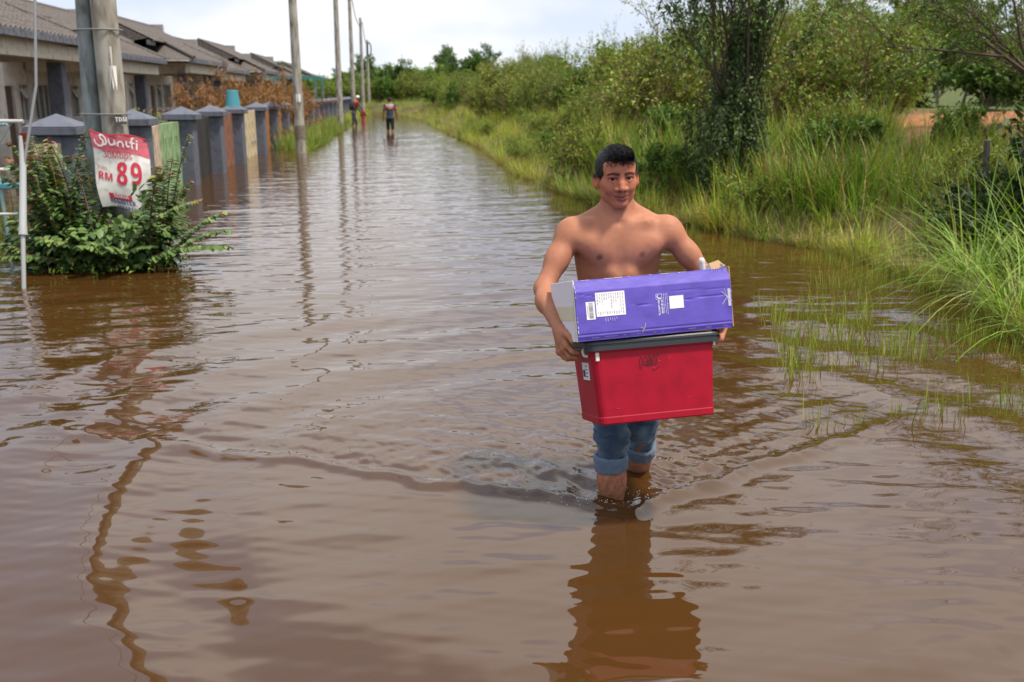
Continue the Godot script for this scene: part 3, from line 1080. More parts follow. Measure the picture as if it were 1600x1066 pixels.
	sl.tube([Vector3(-0.005, 0.42, -0.13), Vector3(-0.005, 0.5, -0.155), Vector3(-0.02, 0.95, -0.345), Vector3(-0.025, 1.2, -0.38)], [0.036, 0.03, 0.026, 0.014], 12)
	part("sheath", sl, mat("sheath grey", lin(0.34, 0.36, 0.37), 0.45), gw)
	# wire mesh fence, rusty post and old corrugated sheet at the left edge
	var wf := thing("mesh_fence", "white tube framed wire mesh fence at the left edge", "fence", Vector3(-3.8, 0, -10.5))
	var white := mat("white tube", lin(0.62, 0.62, 0.60), 0.5)
	var tf := MB.new()
	tf.tube([Vector3(0.1, 1.27, 0), Vector3(-1.8, 1.3, 0)], [0.018], 8)
	tf.tube([Vector3(0.0, 0.8, 0), Vector3(-1.8, 0.82, 0)], [0.018], 8)
	tf.tube([Vector3(0.0, 0.36, 0), Vector3(-1.8, 0.36, 0)], [0.014], 8)
	part("frame", tf, white, wf)
	var wire := MB.new()
	for k in 30:
		for s in [-1.0, 1.0]:
			var x0 := -1.8 - 0.6 + k * 0.1
			var q0 := Vector3(x0, 0.0, 0.01 * s)
			var q1 := Vector3(x0 + s * 0.9, 1.26, 0.01 * s)
			if maxf(q0.x, q1.x) < 0.05 and minf(q0.x, q1.x) > -2.7:
				wire.tube([q0, q1], [0.004], 4, false)
	part("mesh_wire", wire, mat("mesh green", lin(0.16, 0.24, 0.22), 0.5), wf)
	var hoop := thing("tube_hoop", "pale blue bent tube and rail behind the wire mesh fence", "tube", Vector3(-4.0, 0, -10.75))
	var hm := MB.new()
	hm.tube([Vector3(0.05, 1.24, 0), Vector3(-0.08, 1.22, 0), Vector3(-0.13, 1.1, 0), Vector3(-0.11, 0.9, 0), Vector3(-0.08, 0.6, 0), Vector3(-0.07, -0.3, 0)], [0.02], 8)
	part("hoop", hm, mat("pale blue tube", lin(0.28, 0.47, 0.52), 0.5), hoop)
	var rl := MB.new()
	rl.box(Vector3(-0.3, 0.62, 0.02), Vector3(1.2, 0.06, 0.05), Basis(), 0.01)
	part("rail", rl, mat("teal rail", lin(0.10, 0.32, 0.38), 0.5), hoop)
	var rp := part("rusty_post", bx(Vector3(-3.655, 0.42, -10.36), Vector3(0.06, 1.5, 0.06), 0.006), mat("rust", lin(0.20, 0.035, 0.02), 0.8, streak, Vector3(3, 0.6, 3)))
	meta(rp, "rusty red steel post between the wire mesh and the corrugated sheet", "post")
	var cs := thing("corrugated_sheet", "weathered cream corrugated sheet leaning before the nearest gate post", "metal sheet", Vector3(-3.53, 0, -10.6))
	var cmb := MB.new()
	for k in 24:
		var x0 := -0.135 + k * 0.27 / 24
		var x1 := -0.135 + (k + 1) * 0.27 / 24
		var z0 := 0.022 * cos(k / 24.0 * TAU * 3.0)
		var z1 := 0.022 * cos((k + 1) / 24.0 * TAU * 3.0)
		cmb.quad(Vector3(x0, -0.3, z0), Vector3(x1, -0.3, z1), Vector3(x1, 1.05, z1), Vector3(x0, 1.05, z0))
		cmb.quad(Vector3(x1, -0.3, z1 - 0.004), Vector3(x0, -0.3, z0 - 0.004), Vector3(x0, 1.05, z0 - 0.004), Vector3(x1, 1.05, z1 - 0.004))
	part("sheet", cmb, wood("cream sheet", lin(0.55, 0.48, 0.36)), cs)
	part("edge_strip", bx(Vector3(-0.145, 0.37, 0.0), Vector3(0.02, 1.36, 0.05)), wood("edge boards", lin(0.38, 0.30, 0.25)), cs)
	# teal canopy frame far down the row
	var tc := thing("canopy_frame", "thin teal steel canopy frame at the end of the house row", "canopy", Vector3(-5.3, 0, -66))
	var teal := mat("teal steel", lin(0.04, 0.17, 0.18), 0.6)
	for p in [Vector3(0, 1.05, 0), Vector3(-2.6, 1.05, 0), Vector3(0, 1.05, -6), Vector3(-2.6, 1.05, -6)]:
		part("post", bx(p, Vector3(0.13, 2.9, 0.13)), teal, tc)
	var tb := MB.new()
	for z in [0.0, -6.0]:
		tb.box(Vector3(-1.6, 2.56, z), Vector3(3.6, 0.12, 0.12))
	part("beam", tb, teal, tc)
	# hydrant
	var hy := thing("fire_hydrant", "small red hydrant standing in the water beyond the two walkers", "hydrant", Vector3(-2.08, -0.2, -57.5))
	hy.scale = Vector3(0.82, 0.8, 0.82)
	var hb := MB.new()
	hb.lathe([Vector2(0.0, 0.0), Vector2(0.2, 0.0), Vector2(0.2, 0.08), Vector2(0.13, 0.1), Vector2(0.12, 0.75), Vector2(0.17, 0.8), Vector2(0.16, 0.95), Vector2(0.08, 1.06), Vector2(0.0, 1.08)], Vector3.ZERO, 16)
	part("barrel", hb, mat("hydrant red", lin(0.27, 0.03, 0.025), 0.5), hy)
	for s in [-1, 1]:
		part("outlet", bx(Vector3(0.17 * s, 0.7, 0), Vector3(0.16, 0.14, 0.14), 0.03), mat("hydrant red", lin(0.27, 0.03, 0.025), 0.5), hy)

# ---------------------------------------------------------------- plants
func pick(r: RandomNumberGenerator, cols: Array, jitter := 0.25) -> Color:
	var c: Color = cols[r.randi() % cols.size()]
	var k := 1.0 + rnd(r, -jitter, jitter)
	return Color(c.r * k * (1.0 + rnd(r, -0.08, 0.08)), c.g * k, c.b * k)

func ball(r: RandomNumberGenerator) -> Vector3:
	var p := Vector3.ONE
	while p.length_squared() > 1.0:
		p = Vector3(rnd(r, -1, 1), rnd(r, -1, 1), rnd(r, -1, 1))
	return p

# a branching plant: wood into w, leaves into l
func grow(w: MB, l: MB, r: RandomNumberGenerator, p: Vector3, dir: Vector3, ln: float, rad: float, depth: int, o: Dictionary) -> void:
	var pts := [p]
	var rads := [rad]
	var d := dir
	var segs: int = o.get("segs", 3)
	for s in segs:
		d = (d + ball(r) * o.wander + Vector3.UP * o.lift / segs).normalized()
		p = p + d * ln / segs
		pts.append(p)
		rads.append(lerpf(rad, rad * 0.55, float(s + 1) / segs))
	w.tube(pts, rads, 6 if depth > 1 else 4 if rad > 0.006 else 3, false)
	if depth <= o.leaf_depth:
		for k in int(o.leaves):
			var f := rnd(r, 0.15, 1.0) * segs
			var i := mini(int(f), segs - 1)
			var q: Vector3 = (pts[i] as Vector3).lerp(pts[i + 1], f - i) + ball(r) * o.scatter
			var ld: Vector3 = (ball(r) + d * 0.5 + Vector3.UP * o.get("droop", -0.1)).normalized()
			l.col = pick(r, o.cols)
			var sz: float = o.leaf * rnd(r, 0.65, 1.3)
			l.leaf(q, ld, (Vector3.UP + ball(r) * 0.8).normalized(), sz, sz * o.wide)
	if depth <= 0:
		return
	for k in int(o.kids):
		var f := rnd(r, o.get("low", 0.35), 1.0) * segs
		var i := mini(int(f), segs - 1)
		var q: Vector3 = (pts[i] as Vector3).lerp(pts[i + 1], f - i)
		var side := ball(r)
		side = (side - d * side.dot(d)).normalized()
		grow(w, l, r, q, (d + side * o.spread).normalized(), ln * o.shrink * rnd(r, 0.75, 1.2), rad * 0.5, depth - 1, o)

func plant(called: String, s: int, o: Dictionary, bark: Color, leaf_mat: Material) -> Node3D:
	var r := rng_of(s)
	var w := MB.new()
	var l := MB.new()
	for k in int(o.stems):
		var an: float = TAU * k / o.stems + rnd(r, -0.5, 0.5)
		var tilt: float = o.tilt * rnd(r, 0.4, 1.2)
		var d := Vector3(cos(an) * tilt, 1, sin(an) * tilt).normalized()
		grow(w, l, r, Vector3(cos(an), 0, sin(an)) * o.base * rnd(r, 0.2, 1.0) + Vector3(0, -0.15, 0), d, o.trunk * rnd(r, 0.8, 1.15), o.rad, o.depth, o)
	var n := Node3D.new()
	n.name = called
	part("trunk" if o.stems == 1 else "stems", w, mat("bark %s" % bark.to_html(), lin(bark.r, bark.g, bark.b), 0.9), n)
	part("crown" if o.stems == 1 else "foliage", l, leaf_mat, n)
	return n

func put_plant(proto: Node3D, called: String, at: Vector3, scale_: Vector3, turn: float, label: String, category: String, group := "") -> Node3D:
	var n := proto.duplicate()
	n.name = numbered(called)
	add_child(n)
	n.position = at
	n.rotation.y = turn
	n.scale = scale_
	meta(n, label, category, group)
	return n

func tuft(s: int, blades: int, spread: float, tall: float, wd: float, lean: float, droop: float, cols: Array, segs := 4) -> ArrayMesh:
	var r := rng_of(s)
	var m := MB.new()
	for k in blades:
		var an := rnd(r, 0, TAU)
		var out := Vector3(cos(an), 0, sin(an))
		m.col = pick(r, cols, 0.3)
		var dr := droop * rnd(r, 0.1, 1.3)
		m.blade(out * spread * sqrt(r.randf()), (Vector3.UP + out * lean * rnd(r, 0.1, 1.2) + ball(r) * 0.12).normalized(), out * dr * 0.6 + Vector3(0, -dr, 0) + ball(r) * 0.15, tall * rnd(r, 0.45, 1.1), wd * rnd(r, 0.6, 1.3), segs)
	return m.mesh()

func scatter(called: String, label: String, category: String, meshes: Array, places: Array, m: Material) -> void:
	var top := Node3D.new()
	for k in meshes.size():
		var mine := []
		for i in places.size():
			if i % meshes.size() == k:
				mine.append(places[i])
		var mm := MultiMesh.new()
		mm.transform_format = MultiMesh.TRANSFORM_3D
		mm.use_colors = true
		mm.mesh = meshes[k]
		mm.instance_count = mine.size()
		for i in mine.size():
			mm.set_instance_transform(i, mine[i][0])
			mm.set_instance_color(i, mine[i][1])
		var o := MultiMeshInstance3D.new()
		o.multimesh = mm
		o.material_override = m
		o.name = numbered(called)
		o.set_meta("kind", "stuff")
		meta(o, label, category)
		add_child(o)
	top.free()

func spot(r: RandomNumberGenerator, x: float, z: float, sc: float, y := -9.0, tall := 1.0) -> Array:
	var h := ground_y(x, z) if y < -8.0 else y
	var b := Basis(Vector3.UP, rnd(r, 0, TAU)).scaled(Vector3(sc, sc * tall, sc))
	var k := rnd(r, 0.78, 1.2)
	return [Transform3D(b, Vector3(x, h - 0.03, z)), Color(k * rnd(r, 0.9, 1.12), k, k * rnd(r, 0.85, 1.1))]

# the leafy bush round the big pole: arching shoots with leaves in two rows
func roadside_bush() -> void:
	var o := thing("roadside_bush", "leafy green bush with reddish shoot tips growing round the pole under the banner", "bush", Vector3(-2.78, -0.1, -9.4))
	var r := rng_of(77)
	var w := MB.new()
	var l := MB.new()
	for k in 124:
		var an := rnd(r, 0, TAU)
		var out := Vector3(cos(an), 0, sin(an) * 0.75)
		var reach := rnd(r, 0.12, 0.72) if k < 84 else rnd(r, 0.1, 0.4)
		var rise := 0.28 + 0.92 * pow(r.randf(), 1.35) if k < 84 else rnd(r, 0.95, 1.3)
		var a := Vector3(rnd(r, -0.5, 0.6), 0.0, rnd(r, -0.25, 0.3))
		if k == 123:
			a = Vector3(0.1, 0, 0.3); out = Vector3(1, 0, 0.2); reach = 0.85; rise = 0.85
		elif k == 122:
			a = Vector3(0.2, 0, 0.3); out = Vector3(1, 0, 0.2); reach = 0.95; rise = 0.45
		elif k == 121:
			a = Vector3(-0.28, 0, 0.1); out = Vector3(1, 0, 0.1); reach = 0.22; rise = 1.35
		elif rise > 0.5 and a.z + out.z * reach > -0.2 and (absf(a.x + out.x * reach - 0.09) < 0.24 or absf(a.x - 0.09) < 0.2):
			rise = rnd(r, 0.3, 0.52)
		var b := a + out * reach + Vector3(0, rise, 0)
		var mid := a.lerp(b, 0.5) + Vector3(0, 0.18 * rise + 0.1 * reach, 0)
		var end := b + out * 0.1 + Vector3(0, -0.12 * reach, 0)
		var pts := []
		for s in 9:
			var f := s / 8.0
			var q := (a * (1 - f) + mid * f).lerp(mid * (1 - f) + end * f, f)
			pts.append(q)
		var covers := false                      # keep the shoots clear of the banner
		for q: Vector3 in pts:
			covers = covers or q.y > 0.64 and q.x > 0.02 and q.x < 0.40 and q.z > -0.35
		if covers and k < 121:
			continue
		w.tube(pts, [0.011, 0.010, 0.009, 0.008, 0.007, 0.006, 0.005, 0.004, 0.003], 5, false)
		var nl := int(lerpf(36, 64, minf(1.0, (reach + rise) * 0.6)))
		for s in nl:
			var f := lerpf(0.18, 1.0, (s + r.randf() * 0.5) / nl)
			var i := mini(int(f * 8), 7)
			var q: Vector3 = (pts[i] as Vector3).lerp(pts[i + 1], f * 8 - i)
			var d: Vector3 = (pts[i + 1] - pts[i]).normalized()
			var side := d.cross(Vector3.UP).normalized() * (1 if s % 2 else -1)
			l.col = pick(r, [Color(0.085, 0.15, 0.042), Color(0.115, 0.185, 0.058), Color(0.065, 0.12, 0.036), Color(0.15, 0.21, 0.065)], 0.25)
			if f > 0.93 and rise > 0.55 and r.randf() < 0.75:
				l.col = pick(r, [Color(0.26, 0.11, 0.03), Color(0.22, 0.17, 0.04), Color(0.24, 0.07, 0.03)])
			var sz := rnd(r, 0.075, 0.125) * lerpf(1.1, 0.72, f)
			l.leaf_round(q, (side + d * 0.45 + Vector3(0, -0.42, 0) + ball(r) * 0.3).normalized(), (Vector3.UP + ball(r) * 0.5).normalized(), sz, sz * 0.6)
	for k in 1500:                               # inner leaves that fill the mass
		var b := ball(r)
		var q := Vector3(b.x * 0.78 + 0.03, 0.42 + b.y * 0.42, b.z * 0.42)
		if q.y > 0.55 and absf(q.x - 0.09) < 0.26:
			continue
		l.col = pick(r, [Color(0.085, 0.15, 0.042), Color(0.115, 0.185, 0.058), Color(0.065, 0.12, 0.036)], 0.25)
		var sz := rnd(r, 0.06, 0.11)
		l.leaf_round(q, (b + Vector3(0, -0.35, 0) + ball(r) * 0.6).normalized(), (Vector3.UP + b * 0.4 + ball(r) * 0.5).normalized(), sz, sz * 0.62)
	part("stems", w, mat("bush stem", lin(0.10, 0.06, 0.03), 0.85), o)
	part("foliage", l, leafy("glossy leaf", 0.3, 0.42), o)
	# creeping weed round its foot, lying on the water
	var f := MB.new()
	for k in 420:
		f.col = pick(r, [Color(0.22, 0.26, 0.04), Color(0.16, 0.24, 0.04), Color(0.10, 0.18, 0.03)])
		var an := rnd(r, 0, TAU)
		var rr := sqrt(r.randf())
		f.leaf(Vector3(cos(an) * rr * 0.75 + 0.1, 0.11 + rnd(r, 0, 0.07), sin(an) * rr * 0.5 + 0.12), ball(r).normalized(), (Vector3.UP + ball(r) * 0.5).normalized(), rnd(r, 0.03, 0.06), 0.022)
	part("floating_weed", f, leafy("weed leaf", 0.4), o).set_meta("kind", "stuff")

# tree smothered by a dark hanging creeper
func creeper_tree() -> void:
	var o := thing("creeper_tree", "tall slim tree smothered in dark hanging creeper at the water's edge", "tree", Vector3(4.3, 0.1, -12.7))
	var r := rng_of(91)
	var w := MB.new()
	var l := MB.new()
	var top := MB.new()
	var opt := {"wander": 0.22, "lift": 0.25, "leaf_depth": 1, "leaves": 13, "scatter": 0.08, "leaf": 0.075, "wide": 0.4, "kids": 5, "spread": 0.5, "shrink": 0.62, "cols": [Color(0.045, 0.095, 0.02), Color(0.07, 0.13, 0.03), Color(0.03, 0.07, 0.018)], "droop": -0.5}
	for k in 4:
		grow(w, top, r, Vector3(rnd(r, -0.1, 0.15), 0, rnd(r, -0.1, 0.1)), Vector3(rnd(r, -0.12, 0.12), 1, rnd(r, -0.1, 0.1)).normalized(), 2.7, 0.024, 3, opt)
	for k in 300:                                # hanging strands
		var h := lerpf(0.5, 2.55, pow(r.randf(), 0.85))
		var rad := lerpf(0.72, 0.24, sstep(0.3, 2.5, h)) * (0.85 + 0.3 * sin(h * 5.0 + 1.0)) * sqrt(rnd(r, 0.15, 1.0))
		var an := rnd(r, 0, TAU)
		var p := Vector3(cos(an) * rad + (1.9 - h) * -0.17, h, sin(an) * rad)
		var d := Vector3(rnd(r, -0.12, 0.12), -1, rnd(r, -0.12, 0.12))
		var ln := minf(rnd(r, 0.4, 1.1), h - 0.05)
		w.tube([p, p + d * ln * 0.5, p + d * ln], [0.004, 0.003, 0.002], 3, false)
		for s in int(ln * 58):
			l.col = pick(r, [Color(0.038, 0.072, 0.018), Color(0.055, 0.098, 0.022), Color(0.075, 0.12, 0.03), Color(0.026, 0.05, 0.014)], 0.3)
			var q := p + d * ln * r.randf() + ball(r) * 0.06
			l.leaf(q, (ball(r) + Vector3(0, -0.7, 0)).normalized(), (Vector3(cos(an), 0.5, sin(an)) + ball(r) * 0.6).normalized(), rnd(r, 0.035, 0.075), rnd(r, 0.02, 0.035), 0.15)
	part("trunk", w, mat("creeper bark", lin(0.07, 0.05, 0.035), 0.9), o)
	part("crown", top, leafy("creeper leaf", 0.25, 0.5), o)
	part("creeper", l, leafy("creeper leaf", 0.25, 0.5), o)

func reed_clump(s: int, at: Vector3, blades: int, tall: float, wd: float, lean: float, droop: float, cols: Array, label: String) -> void:
	var o := part("reed_clump", tuft(s, blades, 0.28, tall, wd, lean, droop, cols, 7), leafy("reed leaf", 0.55, 0.5))
	o.position = at
	meta(o, label, "grass clump")

func make_plants() -> void:
	var r := rng_of(1234)
	var lm := leafy("leaf", 0.55)
	var gm := leafy("grass leaf", 0.7, 0.6)
	# ---- prototypes
	var far_cols := [Color(0.085, 0.155, 0.035), Color(0.115, 0.19, 0.045), Color(0.06, 0.12, 0.03)]
	var pale_cols := [Color(0.16, 0.24, 0.055), Color(0.20, 0.28, 0.075), Color(0.13, 0.20, 0.045)]
	var scrub_cols := [Color(0.15, 0.24, 0.035), Color(0.21, 0.29, 0.05), Color(0.115, 0.205, 0.03), Color(0.24, 0.20, 0.07)]
	var tree_o := {"stems": 1, "tilt": 0.1, "base": 0.0, "trunk": 2.4, "rad": 0.09, "depth": 4, "wander": 0.3, "lift": 0.25, "leaf_depth": 1, "leaves": 9, "scatter": 0.28, "leaf": 0.25, "wide": 0.62, "kids": 4, "low": 0.12, "spread": 0.95, "shrink": 0.68, "cols": far_cols}
	var trees := []
	for k in 4:
		var o := tree_o.duplicate()
		o.cols = pale_cols if k % 2 else far_cols
		o.trunk = [2.4, 2.1, 2.8, 2.0][k]
		o.leaves = [13, 11, 12, 13][k]
		trees.append(plant("tree", 100 + k, o, Color(0.12, 0.10, 0.08), lm))
	var shrub_o := {"stems": 7, "tilt": 0.55, "base": 0.35, "trunk": 0.95, "rad": 0.02, "depth": 3, "wander": 0.25, "lift": 0.2, "leaf_depth": 2, "leaves": 7, "scatter": 0.08, "leaf": 0.095, "wide": 0.5, "kids": 4, "low": 0.25, "spread": 0.8, "shrink": 0.62, "cols": scrub_cols}
	var scrubs := []
	for k in 4:
		var o := shrub_o.duplicate()
		o.cols = [scrub_cols, [Color(0.085, 0.155, 0.03), Color(0.11, 0.19, 0.035)], scrub_cols, [Color(0.17, 0.245, 0.038), Color(0.23, 0.275, 0.05), Color(0.19, 0.155, 0.06)]][k]
		o.leaf = [0.095, 0.13, 0.075, 0.085][k]
		scrubs.append(plant("scrub", 200 + k, o, Color(0.13, 0.085, 0.05), lm))
	var twig_o := {"stems": 6, "tilt": 0.5, "base": 0.25, "trunk": 1.35, "rad": 0.017, "depth": 3, "wander": 0.28, "lift": 0.35, "leaf_depth": 1, "leaves": 5, "scatter": 0.05, "leaf": 0.06, "wide": 0.4, "kids": 4, "low": 0.35, "spread": 0.6, "shrink": 0.6, "cols": scrub_cols}
	var twigs := []
	for k in 3:
		var o := twig_o.duplicate()
		o.cols = [scrub_cols, pale_cols, scrub_cols][k]
		twigs.append(plant("twig", 300 + k, o, Color(0.16, 0.09, 0.055), lm))
	# ---- left: bush, dry shrubs, verge
	roadside_bush()
	var dry_o := {"stems": 9, "tilt": 0.6, "base": 0.4, "trunk": 1.2, "rad": 0.013, "depth": 2, "wander": 0.2, "lift": 0.15, "leaf_depth": 2, "leaves": 16, "scatter": 0.07, "leaf": 0.17, "wide": 0.12, "kids": 5, "low": 0.3, "spread": 0.55, "shrink": 0.65, "droop": -0.9, "cols": [Color(0.27, 0.135, 0.065), Color(0.34, 0.19, 0.10), Color(0.20, 0.095, 0.05)]}
	var dry := plant("dry", 400, dry_o, Color(0.2, 0.11, 0.06), lm)
	var dl := ["leftmost dry brown shrub behind the fence, tall and feathery", "dry brown shrub directly behind the bucket post", "broad dry brown shrub left of the second pole", "dry brown shrub just behind the second pole", "dry brown shrub farthest along behind the fence"]
	var dp := [Vector3(-4.9, 0, -29.4), Vector3(-4.7, 0, -31.8), Vector3(-4.5, 0, -34.5), Vector3(-4.4, 0, -37.5), Vector3(-4.8, 0, -41.0)]
	for k in 5:
		put_plant(dry, "dry_shrub", dp[k], Vector3.ONE * [1.05, 0.95, 1.02, 1.0, 1.1][k], k * 1.3, dl[k], "shrub", "dry brown shrubs behind the fence")
	put_plant(scrubs[3], "yellow_shrub", Vector3(-5.4, 0, -21.5), Vector3(0.95, 0.72, 0.95), 0.4, "yellow-green shrub behind the black gate", "shrub")
	put_plant(scrubs[1], "garden_shrub", Vector3(-5.2, 0, -18.2), Vector3(0.6, 0.62, 0.6), 1.4, "small green shrub behind the green panel", "shrub")
	# ---- far trees that close the street
	for k in 104:
		var f := k / 103.0
		var x := lerpf(-30.0, 9.5, f) + rnd(r, -1.2, 1.2)
		var z := -94.0 - rnd(r, 0.0, 16.0) - (4.0 if k % 2 else 0.0)
		var sc := rnd(r, 0.72, 0.95) * (0.7 if x < -6.0 else 1.0)
		var ti := r.randi() % 4
		sc *= [1.0, 1.0, 0.72, 1.05][ti]
		put_plant(trees[ti], "far_tree", Vector3(x, maxf(ground_y(x, z), 0.0), z), Vector3(sc, sc * rnd(r, 0.85, 1.15), sc), rnd(r, 0, TAU), "leafy tree in the belt closing the end of the flooded street", "tree", "tree belt at the end of the street")
	for k in 26:
		var x := lerpf(-9.0, 13.0, k / 25.0) + rnd(r, -0.5, 0.5)
		var z := -88.0 - rnd(r, 0.0, 5.0)
		put_plant(scrubs[k % 4], "far_shrub", Vector3(x, maxf(ground_y(x, z), 0.0), z), Vector3.ONE * rnd(r, 0.9, 1.5), rnd(r, 0, TAU), "low shrub at the foot of the far tree belt", "shrub", "shrubs before the far trees")
	# ---- hill and wood behind the right bank
	for k in 62:
		var a := rnd(r, 0.30, 0.80)
		var d := lerpf(52.0, 108.0, sqrt(r.randf()))
		var x := a * d
		var z := -d
		var sc := rnd(r, 0.7, 1.15)
		put_plant(trees[r.randi() % 4], "hill_tree", Vector3(x, ground_y(x, z) - 0.2, z), Vector3(sc * 1.15, sc, sc * 1.15), rnd(r, 0, TAU), "leafy tree in the wood on the low hill behind the right bank", "tree", "wood on the low hill")
	for k in 12:                                 # trees closing the view over the red earth
		var z := -30.0 - 16.0 * (k % 4) / 3.0 - rnd(r, 0.0, 3.0)
		var x := -z * lerpf(0.50, 0.78, k / 11.0)
		put_plant(trees[k % 4], "field_tree", Vector3(x, ground_y(x, z) - 0.2, z), Vector3.ONE * rnd(r, 0.75, 1.0), rnd(r, 0, TAU), "leafy tree beyond the red earth clearing, right edge of the picture", "tree", "trees beyond the red earth")
	# ---- thicket along the crest of the right bank
	var look := {scrubs[0]: "olive leafy shrub", scrubs[1]: "dark green broad-leaved shrub", scrubs[2]: "small-leaved olive shrub", scrubs[3]: "yellowish shrub", twigs[0]: "sparse brown-twigged shrub", twigs[1]: "sparse pale green shrub", twigs[2]: "bare-stemmed twiggy shrub"}
	for k in 96:
		var z := -17.0 - 62.0 * pow(k / 95.0, 1.3)
		var x := edge_x(z) + rnd(r, 1.3, 6.5) + absf(z) * 0.01
		var sc := rnd(r, 0.85, 1.35) * (0.85 if z < -34.0 else 1.0)
		var which: Node3D = scrubs[r.randi() % 4] if r.randf() < 0.62 else twigs[r.randi() % 3]
		put_plant(which, "bank_shrub", Vector3(x, ground_y(x, z) - 0.05, z), Vector3(sc, sc * rnd(r, 0.9, 1.2), sc), rnd(r, 0, TAU), "%s %s of the thicket along the right bank" % [look[which], "at the near end" if z > -26.0 else "in the middle" if z > -45.0 else "at the far end"], "shrub", "thicket on the right bank")
	for k in 26:                                 # scrub between the bank and the red earth
		var z := -rnd(r, 15.5, 30.0)
		var x := -z * rnd(r, 0.33, 0.50)
		var sc := rnd(r, 0.8, 1.25)
		put_plant(twigs[r.randi() % 3] if r.randf() < 0.7 else scrubs[r.randi() % 4], "twiggy_shrub", Vector3(x, ground_y(x, z) - 0.05, z), Vector3(sc, sc, sc), rnd(r, 0, TAU), "twiggy shrub behind the tall green grass, before the wooded hill", "shrub", "twiggy shrubs behind the tall grass")
	creeper_tree()
	# ---- thin-leaved tree leaning in from the right edge
	var ov := {"stems": 5, "tilt": 0.9, "base": 0.15, "trunk": 2.3, "rad": 0.035, "depth": 3, "wander": 0.2, "lift": 0.02, "leaf_depth": 1, "leaves": 16, "scatter": 0.07, "leaf": 0.055, "wide": 0.4, "kids": 6, "low": 0.25, "spread": 0.62, "shrink": 0.6, "cols": [Color(0.10, 0.17, 0.03), Color(0.15, 0.21, 0.035), Color(0.07, 0.12, 0.025)]}
	var lt := plant("tree", 500, ov, Color(0.075, 0.05, 0.035), lm)
	put_plant(lt, "thorny_tree", Vector3(8.6, ground_y(8.6, -10.6) - 0.1, -10.6), Vector3(1.05, 0.95, 1.05), 0.5, "spreading thin-leaved tree with dark branches at the right edge", "tree")
	put_plant(lt, "thorny_tree", Vector3(11.2, ground_y(11.2, -13.8) - 0.1, -13.8), Vector3(1.15, 1.05, 1.15), 2.2, "second thin-leaved tree farther back, top right corner", "tree")
	lt.free()
	# ---- right foreground: dark shrub, stake, arching clumps
	var ds := {"stems": 9, "tilt": 0.7, "base": 0.3, "trunk": 0.55, "rad": 0.012, "depth": 2, "wander": 0.25, "lift": 0.1, "leaf_depth": 2, "leaves": 12, "scatter": 0.06, "leaf": 0.085, "wide": 0.5, "kids": 4, "low": 0.2, "spread": 0.8, "shrink": 0.65, "cols": [Color(0.025, 0.05, 0.018), Color(0.04, 0.07, 0.022), Color(0.018, 0.035, 0.014)]}
	var dk := plant("shrub", 600, ds, Color(0.06, 0.04, 0.03), lm)
	put_plant(dk, "dark_shrub", Vector3(5.35, ground_y(5.35, -8.3) - 0.05, -8.3), Vector3.ONE * 1.0, 0.0, "dark leafy shrub at the right edge above the arching grass", "shrub")
	put_plant(dk, "dark_shrub", Vector3(6.2, ground_y(6.2, -8.6) - 0.05, -8.6), Vector3.ONE * 1.15, 1.9, "larger dark shrub half out of frame at the right edge", "shrub")
	dk.free()
	var stake := part("wooden_stake", bx(Vector3(5.75, 0.72, -9.4), Vector3(0.05, 0.75, 0.05), 0.008, Basis(Vector3(0, 0, 1), 0.06)), mat("stake", lin(0.06, 0.055, 0.05), 0.9))
	meta(stake, "short dark wooden stake above the dark shrub on the right bank", "stake")
	var fresh := [Color(0.15, 0.26, 0.035), Color(0.20, 0.31, 0.05), Color(0.11, 0.20, 0.03), Color(0.26, 0.31, 0.08)]
	reed_clump(701, Vector3(4.25, 0.02, -6.35), 150, 1.4, 0.0105, 0.8, 2.6, fresh, "big clump of arching green grass blades at the right water edge")
	reed_clump(702, Vector3(4.75, 0.1, -6.7), 140, 1.55, 0.0105, 0.7, 2.3, fresh, "arching grass clump behind the biggest one, at the right frame edge")
	reed_clump(703, Vector3(4.1, -0.02, -5.6), 90, 1.0, 0.0095, 0.9, 2.4, fresh, "lower arching grass clump nearest the camera on the right")
	reed_clump(704, Vector3(4.6, 0.1, -7.5), 110, 1.15, 0.010, 0.9, 2.4, fresh, "arching grass clump between the dark shrub and the water")
	# ---- uncountable grass
	var green := [Color(0.15, 0.26, 0.035), Color(0.20, 0.32, 0.045), Color(0.11, 0.20, 0.03), Color(0.25, 0.32, 0.06)]
	var yellow := [Color(0.29, 0.40, 0.045), Color(0.37, 0.44, 0.06), Color(0.23, 0.345, 0.04), Color(0.36, 0.31, 0.08)]
	var straw := [Color(0.25, 0.18, 0.08), Color(0.33, 0.25, 0.12), Color(0.17, 0.11, 0.05), Color(0.16, 0.19, 0.05)]
	var tall_m := []; var yel_m := []; var dry_m := []
	for k in 5:
		tall_m.append(tuft(800 + k, 22, 0.22, [1.0, 0.85, 1.1, 0.7, 0.9][k], [0.013, 0.018, 0.011, 0.02, 0.014][k], [0.25, 0.6, 0.35, 0.9, 0.5][k], [0.6, 1.1, 0.8, 1.3, 0.9][k], green + [straw[k % 4]], 5))
		yel_m.append(tuft(810 + k, 24, 0.24, [0.75, 0.6, 0.85, 0.5, 0.7][k], [0.011, 0.014, 0.010, 0.016, 0.012][k], [0.4, 0.8, 0.3, 0.9, 0.6][k], [0.7, 1.2, 0.6, 1.2, 0.9][k], yellow + [straw[k % 4], green[k % 4]]))
		dry_m.append(tuft(820 + k, 22, 0.25, 0.55, 0.009, 0.9, 1.1, straw))
	var tall_p := []; var yel_p := []; var dry_p := []
	var kind := FastNoiseLite.new()
	kind.seed = 4; kind.frequency = 0.22
	var lump := FastNoiseLite.new()
	lump.seed = 14; lump.frequency = 0.55
